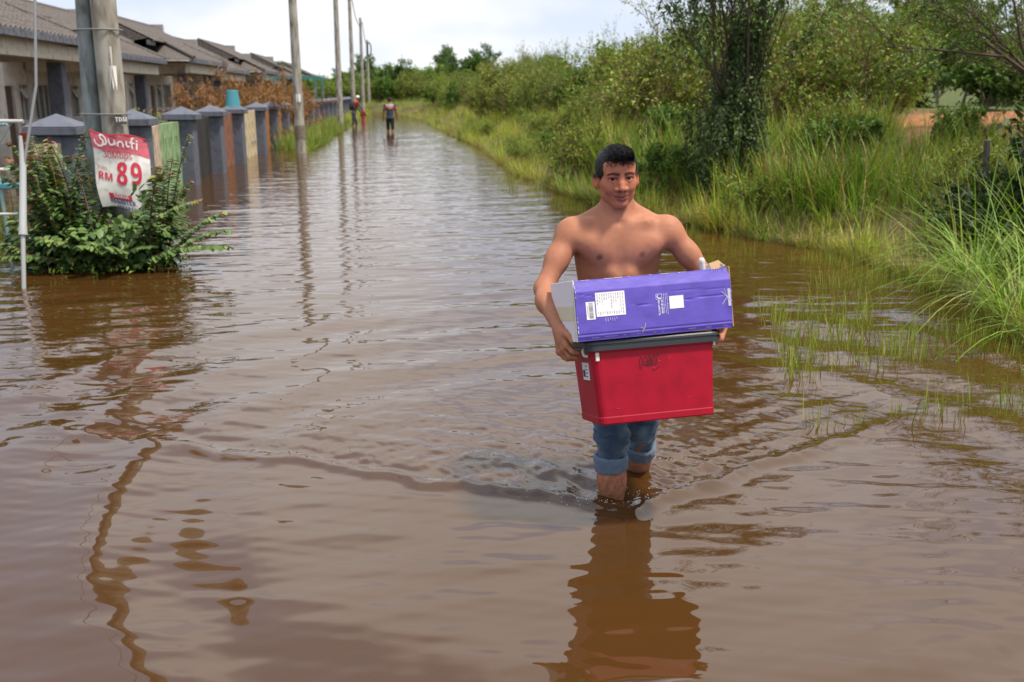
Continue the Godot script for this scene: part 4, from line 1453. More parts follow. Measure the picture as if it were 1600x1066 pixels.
	for band in [[-3.6, -17.0, 4300, 6.8], [-17.0, -42.0, 3400, 7.0], [-42.0, -92.0, 2400, 9.0]]:
		for k in band[2]:
			var z := rnd(r, band[1], band[0])
			var s := rnd(r, -0.10, 1.0)
			s = s * band[3] if s > 0.0 else s
			var x := edge_x(z) + s
			if s > 5.0 and z > -30.0 and land_noise.get_noise_2d(x * 2.0, z) < 0.1 or s > 3.6 and x > -z * 0.5 and r.randf() < 0.9:
				continue
			var lp := lump.get_noise_2d(x, z)
			if lp < -0.38 and r.randf() < 0.75:
				continue
			var g := kind.get_noise_2d(x, z)
			var vivid := z > -16.5 and z < -9.0 and s > 0.7 and s < 4.6
			var sz := rnd(r, 0.7, 1.2) * clampf(0.82 + 0.75 * lp, 0.4, 1.25) * (0.7 if s < 0.5 else 1.0 if vivid else 0.85) * (0.7 if x > -z * 0.5 else 1.0)
			if s < 0.55 and r.randf() < 0.6:
				dry_p.append(spot(r, x, z, sz * 0.95))
			elif vivid and g > -0.3:
				tall_p.append(spot(r, x, z, sz, -9.0, rnd(r, 0.75, 1.05)))
			elif g > 0.25:
				tall_p.append(spot(r, x, z, sz * 0.8))
			elif g < -0.32 and s > 0.8:
				dry_p.append(spot(r, x, z, sz * 1.15))
			else:
				yel_p.append(spot(r, x, z, sz))
	for k in 46:                                 # broad-leaved weeds among the grass
		var z := -rnd(r, 6.5, 34.0)
		var s := rnd(r, 0.3, 5.0)
		var x := edge_x(z) + s
		var sc := rnd(r, 0.3, 0.55)
		var which: Node3D = scrubs[r.randi() % 4]
		put_plant(which, "bank_weed", Vector3(x, ground_y(x, z) - 0.03, z), Vector3(sc, sc * rnd(r, 0.8, 1.2), sc), rnd(r, 0, TAU), "low %s in the right bank grass, %s" % [look[which].replace("shrub", "weed"), "nearer than the creeper tree" if z > -12.7 else "beyond the creeper tree" if z > -22.0 else "far down the bank"], "weed", "leafy weeds in the bank grass")
	for k in 330:                                # left verge between the poles
		var z := -28.6 - 22.0 * r.randf()
		var x := -2.95 + rnd(r, -0.55, 0.5)
		tall_p.append(spot(r, x, z, rnd(r, 0.5, 0.75), 0.0))
	for k in 120:
		var z := -52.0 - 34.0 * r.randf()
		yel_p.append(spot(r, -3.0 + rnd(r, -0.7, 0.5), z, rnd(r, 0.7, 1.1), 0.0))
	for k in 90:                                 # behind the mesh fence at the left edge
		var z := -9.3 - 2.0 * r.randf()
		tall_p.append(spot(r, -4.1 - 1.5 * r.randf(), z, rnd(r, 0.5, 0.8), 0.0))
	scatter("tall_grass", "tall vivid green grass covering the banks", "grass", tall_m, tall_p, gm)
	scatter("yellow_grass", "yellow-green grass covering the banks", "grass", yel_m, yel_p, gm)
	scatter("dry_grass", "dry straw-coloured grass along the water's edge", "grass", dry_m, dry_p, gm)
	var sprig := []
	for k in 3:
		sprig.append(tuft(830 + k, 6, 0.07, 0.18, 0.0048, 0.2, 0.3, [Color(0.22, 0.27, 0.04), Color(0.16, 0.22, 0.035), Color(0.27, 0.29, 0.06)], 3))
	var sp := []
	for k in 1300:
		var z := -4.3 - 5.4 * r.randf()
		var s := -1.75 * pow(r.randf(), 1.1)
		if kind.get_noise_2d(edge_x(z) + s + 30.0, z * 2.0) < -0.12:
			continue
		sp.append(spot(r, edge_x(z) + s, z, rnd(r, 0.6, 1.25), -0.02))
	for k in 160:
		var z := -10.0 - 9.0 * r.randf()
		sp.append(spot(r, edge_x(z) - 0.9 * r.randf(), z, rnd(r, 0.7, 1.3), -0.02))
	scatter("water_grass", "thin green grass shoots standing out of the water by the right bank", "grass", sprig, sp, gm)
	for p in trees + scrubs + twigs + [dry]:
		p.free()

# ---------------------------------------------------------------- the man, what he carries, the two walkers
func skin_mat() -> StandardMaterial3D:
	if cache.has("skin"):
		return cache["skin"]
	var m := painted("skin", 0.56, noise_tex(61, 0.05, [0.0, 0.5, 1.0], [Color(0.93, 0.9, 0.89), Color(0.98, 0.97, 0.97), Color(1, 1, 1)]), Vector3.ONE * 1.2)
	m.subsurf_scatter_enabled = true
	m.subsurf_scatter_strength = 0.12
	m.metallic_specular = 0.33
	m.heightmap_enabled = false
	return m

const SKIN := Color(0.355, 0.155, 0.090)
const SKIN_RED := Color(0.39, 0.145, 0.083)
var blotch := FastNoiseLite.new()

func head_tint(p: Vector3) -> Color:
	var c := SKIN.lerp(SKIN_RED, 0.75)
	c *= 1.0 + 0.06 * blotch.get_noise_3dv(p * 60.0)
	var ax := absf(p.x)
	# eyebrows: hair, darker in the middle, thinning outwards
	var bt := clampf((ax - 0.011) / 0.038, 0.0, 1.0)
	var by := 0.0165 + 0.0055 * sin(bt * 2.6) - 0.003 * bt
	var bw := lerpf(0.0064, 0.0034, bt)
	if p.z > 0.045 and ax > 0.009 and ax < 0.051:
		var f := exp(-pow((p.y - by) / bw, 4.0))
		c = c.lerp(Color(0.018, 0.013, 0.011), clampf(f * 0.92, 0, 1))
	# lips
	if p.z > 0.055:
		var lx := ax / 0.0300
		if lx < 1.0:
			var mid := -0.0705 + 0.0055 * lx * lx
			var up := mid + 0.0075 * (1.0 - lx * lx) + 0.001
			var lo := mid - 0.0115 * (1.0 - lx * lx) - 0.001
			var f := sstep(up + 0.002, up - 0.001, p.y) * sstep(lo - 0.002, lo + 0.001, p.y)
			c = c.lerp(Color(0.23, 0.072, 0.066), 0.75 * f)
		if lx < 1.1:
			var gap := exp(-pow((p.y - (-0.0705 + 0.0065 * lx * lx)) / (0.0026 * (1.15 - lx * 0.6)), 2.0))
			c = c.lerp(Color(0.05, 0.017, 0.015), 0.9 * gap)
	# ears are redder
	if ax > 0.071:
		c = c.lerp(Color(0.40, 0.105, 0.065), 0.6)
	# nostrils
	if p.z > 0.07 and Vector2(ax - 0.0085, p.y + 0.0465).length() < 0.0042:
		c = Color(0.06, 0.02, 0.015)
	# lashes: the rim of the lids
	if p.z > 0.05 and absf(ax - 0.0315) < 0.018:
		var ey := 0.0040 - 0.0040 * pow((ax - 0.0315) / 0.017, 2.0)
		if absf(p.y - ey - 0.0008) < 0.0026:
			c = c.lerp(Color(0.02, 0.014, 0.012), 0.85)
	# clipped hair at the temples and round the ears, down to the sideburns
	var edge := 0.040 + 0.010 * sstep(0.02, 0.06, p.y) + 0.004 * blotch.get_noise_3dv(p * 90.0)
	if ax > 0.038 and p.y > -0.012 and p.y < 0.085 and p.z < edge and p.z > -0.12:
		c = c.lerp(Color(0.014, 0.012, 0.012), 0.93 * sstep(-0.012, 0.006, p.y) * sstep(edge, edge - 0.006, p.z))
	# shaved beard and moustache: fine dark stubble
	var st := 0.0
	if p.z > 0.03 and p.y < -0.05 and p.y > -0.115:
		st = 0.16 * sstep(-0.05, -0.062, p.y)
	if p.z > 0.06 and ax < 0.024 and p.y < -0.05 and p.y > -0.064:
		st = 0.3
	if st > 0.0:
		c = c.lerp(Color(0.10, 0.055, 0.04), st * (0.7 + 0.6 * blotch.get_noise_3dv(p * 300.0)))
	return c

func body_tint(p: Vector3) -> Color:
	var c := SKIN * (1.0 + 0.09 * blotch.get_noise_3dv(p * 9.0) + 0.02 * blotch.get_noise_3dv(p * 50.0))
	if p.z > 0.06:
		for q in [Vector2(-0.082, 0.929), Vector2(0.084, 0.940)]:
			var d := Vector2(p.x, p.y).distance_to(q)
			c = c.lerp(Color(0.13, 0.05, 0.035), sstep(0.0135, 0.008, d) * 0.9)
	if p.distance_to(Vector3(0.06, 1.055, 0.07)) < 0.004:
		c = Color(0.08, 0.035, 0.025)
	if p.y < 0.16:                                  # fine dark hair on the shins
		c = c.lerp(Color(0.13, 0.06, 0.04), clampf(0.25 + 0.9 * blotch.get_noise_3d(p.x * 160.0, p.y * 45.0, p.z * 160.0), 0.0, 0.7))
	return c

func hand(s: Solid, wrist: Vector3, palm: Vector3, across: Vector3, knuckles: Array, mids: Array, tips: Array, thumb: Array) -> void:
	s.cap(wrist, palm, 0.024, 0.025, 0.02)
	for i in 4:
		s.cap(wrist.lerp(palm, 0.35) + across * (i - 1.5) * 0.3, knuckles[i], 0.0155, 0.0125, 0.014)
		s.cap(knuckles[i], mids[i], 0.0105, 0.0095, 0.006)
		s.cap(mids[i], tips[i], 0.0095, 0.0078, 0.005)
	s.cap(wrist.lerp(palm, 0.3), thumb[0], 0.019, 0.015, 0.012)
	s.cap(thumb[0], thumb[1], 0.0135, 0.0115, 0.006)
	s.cap(thumb[1], thumb[2], 0.0115, 0.009, 0.005)

func make_man() -> void:
	blotch.seed = 9
	blotch.frequency = 1.0
	blotch.fractal_octaves = 2
	var o := thing("person", "bare-chested person in rolled-up jeans wading while carrying the two boxes", "person", Vector3(0.83, 0, -3.782), deg_to_rad(-6.2))
	var body := MB.new()
	# ---- torso, arms, legs
	var s := Solid.new()
	s.ell(Vector3(0, 0.915, -0.005), Vector3(0.146, 0.155, 0.094), 0.03)
	s.ell(Vector3(0, 0.75, 0.0), Vector3(0.126, 0.19, 0.088), 0.05)
	s.ell(Vector3(0, 0.56, -0.01), Vector3(0.145, 0.12, 0.095), 0.05)
	for e in [-1.0, 1.0]:
		s.ell(Vector3(0.074 * e, 0.952, 0.055), Vector3(0.076, 0.056, 0.038), 0.035, Basis(Vector3(0, 0, 1), 0.25 * e))
		s.cap(Vector3(0.035 * e, 1.10, -0.03), Vector3(0.15 * e, 1.035, -0.02), 0.036, 0.038, 0.045)
		s.cap(Vector3(0.13 * e, 0.985, -0.03), Vector3(0.112 * e, 0.78, -0.02), 0.05, 0.035, 0.04)
		s.cap(Vector3(0.022 * e, 1.052, 0.048), Vector3(0.10 * e, 1.058, 0.042), 0.009, 0.008, 0.03)
		s.cap(Vector3(0.10 * e, 1.058, 0.042), Vector3(0.168 * e, 1.05, 0.012), 0.008, 0.010, 0.035)
		s.cap(Vector3(0.13 * e, 0.98, 0.045), Vector3(0.185 * e, 1.0, 0.02), 0.035, 0.04, 0.035)
		s.cap(Vector3(0.028 * e, 0.86, 0.078), Vector3(0.032 * e, 0.66, 0.075), 0.026, 0.026, 0.03)
	s.ell(Vector3(0, 1.012, 0.022), Vector3(0.15, 0.055, 0.05), 0.04)
	s.cut_cap(Vector3(0, 1.0, 0.118), Vector3(0, 0.88, 0.112), 0.008, 0.008, 0.03)
	s.cut_ell(Vector3(0, 1.062, 0.062), Vector3(0.013, 0.014, 0.014), 0.022)
	s.cap(Vector3(-0.004, 1.03, -0.025), Vector3(-0.012, 1.18, 0.0), 0.061, 0.053, 0.04)
	for e in [-1.0, 1.0]:                             # neck tendons
		s.cap(Vector3(0.016 * e, 1.06, 0.045), Vector3(0.045 * e - 0.01, 1.16, -0.005), 0.010, 0.014, 0.022)
	# his right arm (left in the picture)
	var sr := Vector3(-0.192, 1.012, -0.002)
	var er := Vector3(-0.292, 0.812, 0.115)
	var wr := Vector3(-0.250, 0.722, 0.365)
	s.ell(sr + Vector3(0.002, -0.01, 0), Vector3(0.053, 0.062, 0.053), 0.035, Basis(Vector3(0, 0, 1), -0.35))
	s.cap(sr, sr.lerp(er, 0.5), 0.045, 0.043, 0.03)
	s.cap(sr.lerp(er, 0.45), er, 0.043, 0.035, 0.03)
	s.cap(er, er.lerp(wr, 0.35) + Vector3(-0.006, -0.004, 0), 0.035, 0.039, 0.03)
	s.cap(er.lerp(wr, 0.3) + Vector3(-0.006, -0.004, 0), wr, 0.038, 0.024, 0.03)
	# his left arm
	var sl := Vector3(0.190, 1.024, -0.002)
	var el := Vector3(0.352, 0.828, 0.045)
	var wl := Vector3(0.362, 0.706, 0.265)
	s.ell(sl + Vector3(0.004, -0.008, 0), Vector3(0.053, 0.058, 0.053), 0.035, Basis(Vector3(0, 0, 1), 0.6))
	s.cap(sl, sl.lerp(el, 0.5), 0.044, 0.041, 0.03)
	s.cap(sl.lerp(el, 0.45), el, 0.041, 0.034, 0.03)
	s.cap(el, el.lerp(wl, 0.35), 0.037, 0.041, 0.03)
	s.cap(el.lerp(wl, 0.3), wl, 0.040, 0.026, 0.03)
	# legs (hip to knee under the jeans)
	var hr := Vector3(-0.08, 0.56, 0.0)
	var kr := Vector3(-0.030, 0.225, 0.195)
	var ar := Vector3(-0.008, -0.27, 0.165)
	var hl := Vector3(0.085, 0.56, -0.01)
	var kl := Vector3(0.112, 0.205, 0.01)
	var al := Vector3(0.118, -0.24, -0.25)
	for q in [[hr, kr, ar], [hl, kl, al]]:
		s.cap(q[0], q[1], 0.055, 0.04, 0.03)
		s.cap(q[1], q[1].lerp(q[2], 0.35), 0.042, 0.052, 0.02)
		s.cap(q[1].lerp(q[2], 0.3), q[2], 0.053, 0.034, 0.03)
		s.cap(q[2], q[2] + Vector3(0.0, -0.05, 0.14), 0.034, 0.025, 0.03)
	s.build(body, 0.010, Vector3(-0.40, -0.36, -0.36), Vector3(0.46, 1.20, 0.46), body_tint)
	# ---- hands
	var h := Solid.new()
	hand(h, wr, Vector3(-0.232, 0.690, 0.425), Vector3(-0.012, -0.02, -0.028),
		[Vector3(-0.222, 0.676, 0.470), Vector3(-0.232, 0.660, 0.450), Vector3(-0.240, 0.646, 0.425), Vector3(-0.246, 0.636, 0.398)],
		[Vector3(-0.204, 0.660, 0.486), Vector3(-0.212, 0.636, 0.466), Vector3(-0.220, 0.622, 0.440), Vector3(-0.226, 0.618, 0.410)],
		[Vector3(-0.182, 0.654, 0.482), Vector3(-0.186, 0.632, 0.464), Vector3(-0.194, 0.620, 0.440), Vector3(-0.202, 0.617, 0.412)],
		[Vector3(-0.226, 0.716, 0.448), Vector3(-0.214, 0.714, 0.484), Vector3(-0.206, 0.700, 0.504)])
	hand(h, wl, Vector3(0.344, 0.694, 0.290), Vector3(0.004, -0.008, 0.028),
		[Vector3(0.338, 0.680, 0.310), Vector3(0.338, 0.676, 0.333), Vector3(0.336, 0.674, 0.355), Vector3(0.334, 0.678, 0.375)],
		[Vector3(0.314, 0.662, 0.317), Vector3(0.316, 0.662, 0.339), Vector3(0.316, 0.666, 0.361), Vector3(0.318, 0.672, 0.381)],
		[Vector3(0.292, 0.664, 0.317), Vector3(0.294, 0.666, 0.339), Vector3(0.298, 0.676, 0.361), Vector3(0.302, 0.686, 0.381)],
		[Vector3(0.354, 0.712, 0.295), Vector3(0.356, 0.724, 0.330), Vector3(0.354, 0.734, 0.357)])
	h.build(body, 0.0045, Vector3(-0.30, 0.58, 0.30), Vector3(-0.14, 0.78, 0.54), body_tint)
	h.build(body, 0.0045, Vector3(0.27, 0.60, 0.20), Vector3(0.42, 0.78, 0.46), body_tint)
	# ---- head
	var f := Solid.new()
	f.ell(Vector3(0, 0.032, -0.012), Vector3(0.071, 0.080, 0.092), 0.02)
	f.ell(Vector3(0, 0.040, 0.034), Vector3(0.057, 0.048, 0.050), 0.03)
	f.ell(Vector3(0, -0.030, 0.024), Vector3(0.0565, 0.066, 0.055), 0.03)
	f.cap(Vector3(0, -0.05, -0.02), Vector3(0.0, -0.14, -0.03), 0.052, 0.053, 0.04)
	f.ell(Vector3(0, -0.066, 0.056), Vector3(0.031, 0.026, 0.024), 0.02)
	f.cap(Vector3(-0.008, -0.099, 0.058), Vector3(0.008, -0.099, 0.058), 0.0145, 0.0145, 0.018)
	for e in [-1.0, 1.0]:
		f.ell(Vector3(0.0435 * e, -0.022, 0.038), Vector3(0.0225, 0.019, 0.028), 0.02)
		f.cap(Vector3(0.049 * e, -0.040, -0.005), Vector3(0.043 * e, -0.066, 0.010), 0.018, 0.015, 0.02)
		f.cap(Vector3(0.043 * e, -0.066, 0.010), Vector3(0.012 * e, -0.099, 0.050), 0.015, 0.0125, 0.02)
		f.cap(Vector3(0.011 * e, 0.0165, 0.0745), Vector3(0.044 * e, 0.0185, 0.061), 0.0085, 0.009, 0.014)
	for e in [-1.0, 1.0]:
		f.cut_ell(Vector3(0.031 * e, -0.001, 0.081), Vector3(0.0205, 0.0125, 0.0125), 0.010)
		f.ell(Vector3(0.038 * e, -0.040, 0.050), Vector3(0.018, 0.016, 0.020), 0.015)
		f.cut_cap(Vector3(0.022 * e, -0.044, 0.0845), Vector3(0.037 * e, -0.066, 0.0700), 0.0030, 0.0030, 0.012)
	f.cap(Vector3(0, 0.006, 0.074), Vector3(0, -0.020, 0.087), 0.0085, 0.0095, 0.014)
	f.cap(Vector3(0, -0.020, 0.086), Vector3(0, -0.036, 0.0930), 0.0100, 0.0130, 0.008)
	for e in [-1.0, 1.0]:
		f.ell(Vector3(0.0165 * e, -0.0395, 0.0800), Vector3(0.0095, 0.0090, 0.0120), 0.007)
		f.cut_ell(Vector3(0.0082 * e, -0.0490, 0.0885), Vector3(0.0042, 0.0040, 0.0058), 0.003)
		# lids
		f.cap(Vector3(0.0150 * e, 0.0025, 0.0700), Vector3(0.030 * e, 0.0078, 0.0720), 0.0045, 0.0054, 0.006)
		f.cap(Vector3(0.030 * e, 0.0078, 0.0720), Vector3(0.0475 * e, 0.0042, 0.0615), 0.0054, 0.0048, 0.006)
		f.cap(Vector3(0.0150 * e, -0.0055, 0.0690), Vector3(0.031 * e, -0.0090, 0.0705), 0.0040, 0.0048, 0.006)
		f.cap(Vector3(0.031 * e, -0.0090, 0.0705), Vector3(0.0470 * e, -0.0050, 0.0610), 0.0048, 0.0042, 0.006)
		# ear
		var eb := Basis(Vector3.UP, -0.45 * e) * Basis(Vector3(1, 0, 0), -0.12)
		f.ell(Vector3(0.0790 * e, -0.014, -0.010), Vector3(0.0085, 0.032, 0.0200), 0.006, eb)
		f.cut_ell(Vector3(0.0870 * e, -0.010, -0.004), Vector3(0.0085, 0.0195, 0.0120), 0.003, eb)
	# lips
	f.cap(Vector3(-0.0285, -0.0625, 0.0620), Vector3(0, -0.0655, 0.0795), 0.0035, 0.0055, 0.005)
	f.cap(Vector3(0, -0.0655, 0.0795), Vector3(0.0285, -0.0625, 0.0620), 0.0055, 0.0035, 0.005)
	f.cap(Vector3(-0.0235, -0.0705, 0.0645), Vector3(0, -0.0775, 0.0780), 0.0035, 0.0068, 0.005)
	f.cap(Vector3(0, -0.0775, 0.0780), Vector3(0.0235, -0.0705, 0.0645), 0.0068, 0.0035, 0.005)
	f.cut_cap(Vector3(-0.0290, -0.0640, 0.0700), Vector3(0, -0.0705, 0.0885), 0.0024, 0.0040, 0.003)
	f.cut_cap(Vector3(0, -0.0705, 0.0885), Vector3(0.0290, -0.0640, 0.0700), 0.0040, 0.0024, 0.003)
	f.cut_ell(Vector3(0, -0.0875, 0.0795), Vector3(0.016, 0.0055, 0.007), 0.008)
	var head := MB.new()
	f.build(head, 0.0029, Vector3(-0.095, -0.135, -0.115), Vector3(0.095, 0.122, 0.115), head_tint)
	var ht := Transform3D(Basis.from_euler(Vector3(deg_to_rad(2.0), deg_to_rad(6.5), deg_to_rad(2.5))), Vector3(-0.014, 1.228, 0.012))
	body.add(head, ht)
	var bp := part("body", body, skin_mat(), o)
	# ---- eyes
	var wet := mat("eye white", lin(0.30, 0.24, 0.21), 0.4)
	var iris := mat("iris", lin(0.016, 0.010, 0.008), 0.35)
	iris.metallic_specular = 0.1
	for e in [-1.0, 1.0]:
		var ev := MB.new()
		var prof := []
		for k in 13:
			var a := -PI / 2 + PI * k / 12.0
			prof.append(Vector2(cos(a) * 0.0122, sin(a) * 0.0122))
		ev.lathe(prof, Vector3.ZERO, 20)
		var en := part("eye", ev, wet, o)
		en.position = ht * Vector3(0.0312 * e, -0.0012, 0.0622)
		var iv := MB.new()
		iv.lathe([Vector2(0.0068, 0.0), Vector2(0.0062, 0.0012), Vector2(0.0040, 0.0023), Vector2(0.0, 0.0028)], Vector3.ZERO, 18)
		var ir := part("iris", iv, iris, en)
		ir.transform = Transform3D(ht.basis * Basis(Vector3(0, 1, 0), -0.10) * Basis(Vector3(1, 0, 0), PI / 2), ht.basis * Basis(Vector3(0, 1, 0), -0.10) * Vector3(0, 0, 0.0108))
	# ---- hair
	var hs := Solid.new()
	hs.ell(Vector3(0, 0.036, -0.014), Vector3(0.0800, 0.0850, 0.0985), 0.01)
	hs.ell(Vector3(0.004, 0.084, 0.038), Vector3(0.051, 0.028, 0.0505), 0.02)
	hs.cut_ell(Vector3(0.0, -0.034, 0.105), Vector3(0.0690, 0.0925, 0.074), 0.006)
	hs.cut_ell(Vector3(0.0, -0.115, 0.050), Vector3(0.14, 0.122, 0.094), 0.008)
	hs.cut_ell(Vector3(0.0, -0.115, -0.09), Vector3(0.13, 0.062, 0.10), 0.01)
	hs.wrinkle = FastNoiseLite.new()
	hs.wrinkle.seed = 4
	hs.wrinkle.frequency = 55.0
	hs.wrinkle.fractal_octaves = 2
	hs.wrinkle_depth = 0.0016
	var hair := MB.new()
	hs.build(hair, 0.0034, Vector3(-0.095, -0.09, -0.125), Vector3(0.095, 0.13, 0.10), func(_p): return Color(0.010, 0.009, 0.009))
	var hr_ := rng_of(17)
	var shell := hair.v.duplicate()
	var shn := hair.n.duplicate()
	for k in 10000:                                  # short strands lying forward
		var i := hr_.randi() % shell.size()
		var p: Vector3 = shell[i]
		if p.y < 0.045 and hr_.randf() < 0.6:
			continue
		var nn: Vector3 = shn[i]
		if ((p - Vector3(0, 0.034, -0.012)) / Vector3(0.071, 0.080, 0.092)).length() < 1.05 or nn.dot((p - Vector3(0, 0.02, -0.02)).normalized()) < 0.45:
			continue
		var kx := rnd(hr_, 0.6, 1.6)
		hair.col = Color(0.010 * kx, 0.009 * kx, 0.009 * kx)
		var top := sstep(0.066, 0.045, absf(p.x)) * sstep(0.03, 0.08, p.y)
		var d := (nn * (0.08 + 0.2 * top) + Vector3(0.12, 0.0, 0.75) * top + Vector3(0, -0.55, -0.25) * (1.0 - top) + ball(hr_) * 0.16).normalized()
		hair.blade(p - nn * 0.002, d, -nn * 0.5 + Vector3(0, -0.2, 0), rnd(hr_, 0.012, 0.024) * lerpf(0.45, 1.0, top), 0.0013, 3)
	var hm := painted("hair", 0.55)
	hm.metallic_specular = 0.35
	var hp := part("hair", hair, hm, o)
	hp.transform = ht
	# ---- jeans with rolled cuffs
	var j := Solid.new()
	j.ell(Vector3(0, 0.55, -0.01), Vector3(0.158, 0.125, 0.108), 0.04)
	var cr := kr.lerp(ar, 0.13)
	var cl := kl.lerp(al, 0.17)
	for q in [[hr, kr, cr], [hl, kl, cl]]:
		j.cap(q[0], q[1] + Vector3(0, 0.03, 0), 0.084, 0.065, 0.03)
		j.cap(q[1] + Vector3(0, 0.03, 0), q[2] + Vector3(0, 0.02, 0), 0.065, 0.061, 0.03)
	j.wrinkle = FastNoiseLite.new()
	j.wrinkle.seed = 6
	j.wrinkle.frequency = 1.0
	j.wrinkle.noise_type = FastNoiseLite.TYPE_SIMPLEX
	j.wrinkle.fractal_type = FastNoiseLite.FRACTAL_RIDGED
	j.wrinkle.fractal_octaves = 3
	j.wrinkle_depth = 0.0125
	j.wrinkle_scale = Vector3(6.0, 17.0, 6.0)
	var jm := MB.new()
	var denim := func(p: Vector3) -> Color:
		var w := clampf(0.5 + 0.9 * blotch.get_noise_3dv(p * 9.0), 0.0, 1.0)
		var c := Color(0.022, 0.048, 0.092).lerp(Color(0.10, 0.155, 0.215), w * w)
		return c * (1.0 + 0.25 * blotch.get_noise_3d(p.x * 260.0, p.y * 90.0, p.z * 260.0))
	j.build(jm, 0.0065, Vector3(-0.25, 0.02, -0.2), Vector3(0.26, 0.72, 0.34), denim)
	var dm := painted("denim", 0.9)
	dm.rim_enabled = true
	dm.rim = 0.3
	part("jeans", jm, dm, o)
	for q in [[kr, ar, cr, -0.015], [kl, al, cl, 0.0]]:
		var cu := Solid.new()
		var ax: Vector3 = (q[1] - q[0]).normalized()
		var c0: Vector3 = q[2]
		var ring := 20
		for k in ring:
			var a := TAU * k / ring
			var sd := ax.cross(Vector3(0, 0, 1)).normalized()
			var fw := sd.cross(ax)
			var rad := 0.0590 + 0.004 * sin(a * 3.0 + 1.0)
			var d := sd * cos(a) * rad + fw * sin(a) * rad * 1.02
			cu.cap(c0 + d - ax * 0.004, c0 + d * 0.985 + ax * (0.046 + 0.004 * sin(a * 2.0)), 0.0105, 0.0085, 0.012)
		cu.wrinkle = j.wrinkle
		cu.wrinkle_scale = Vector3(14.0, 25.0, 14.0)
		cu.wrinkle_depth = 0.002
		var cm := MB.new()
		var pale := func(p: Vector3) -> Color:
			return Color(0.085, 0.125, 0.185) * (1.0 + 0.2 * blotch.get_noise_3d(p.x * 260.0, p.y * 120.0, p.z * 260.0) + 0.25 * blotch.get_noise_3dv(p * 20.0))
		cu.build(cm, 0.006, c0 - Vector3(0.10, 0.11, 0.10), c0 + Vector3(0.10, 0.09, 0.10), pale)
		part("cuff", cm, dm, o)

# ---- things carried
func rounded_ring(w: float, d: float, r: float, y: float) -> Array:
	var out := []
	for q in [[1, 1, 0.0], [-1, 1, PI / 2], [-1, -1, PI], [1, -1, PI * 1.5]]:
		for k in 5:
			var a: float = q[2] + PI / 2 * k / 4.0
			out.append(Vector3(q[0] * (w * 0.5 - r) + cos(a) * r, y, q[1] * (d * 0.5 - r) + sin(a) * r))
	return out
func loft(mb: MB, rings: Array, top := true, bottom := true) -> void:
	var m: int = rings[0].size()
	for i in rings.size() - 1:
		for k in m:
			var a: Vector3 = rings[i][k]
			var b: Vector3 = rings[i][(k + 1) % m]
			var c: Vector3 = rings[i + 1][(k + 1) % m]
			var d: Vector3 = rings[i + 1][k]
			mb.quad_out(a, b, c, d, Vector3(0, (a.y + d.y) * 0.5, 0) if absf(a.y - d.y) > 1e-4 else Vector3(0, a.y - (1.0 if a.length() > d.length() else -1.0), 0))
	for e in [[0, bottom], [rings.size() - 1, top]]:
		if e[1]:
			var ctr := Vector3(0, rings[e[0]][0].y, 0)
			for k in m:
				mb.tri_out(ctr, rings[e[0]][k], rings[e[0]][(k + 1) % m], ctr + Vector3(0, 1 if e[0] == 0 else -1, 0))

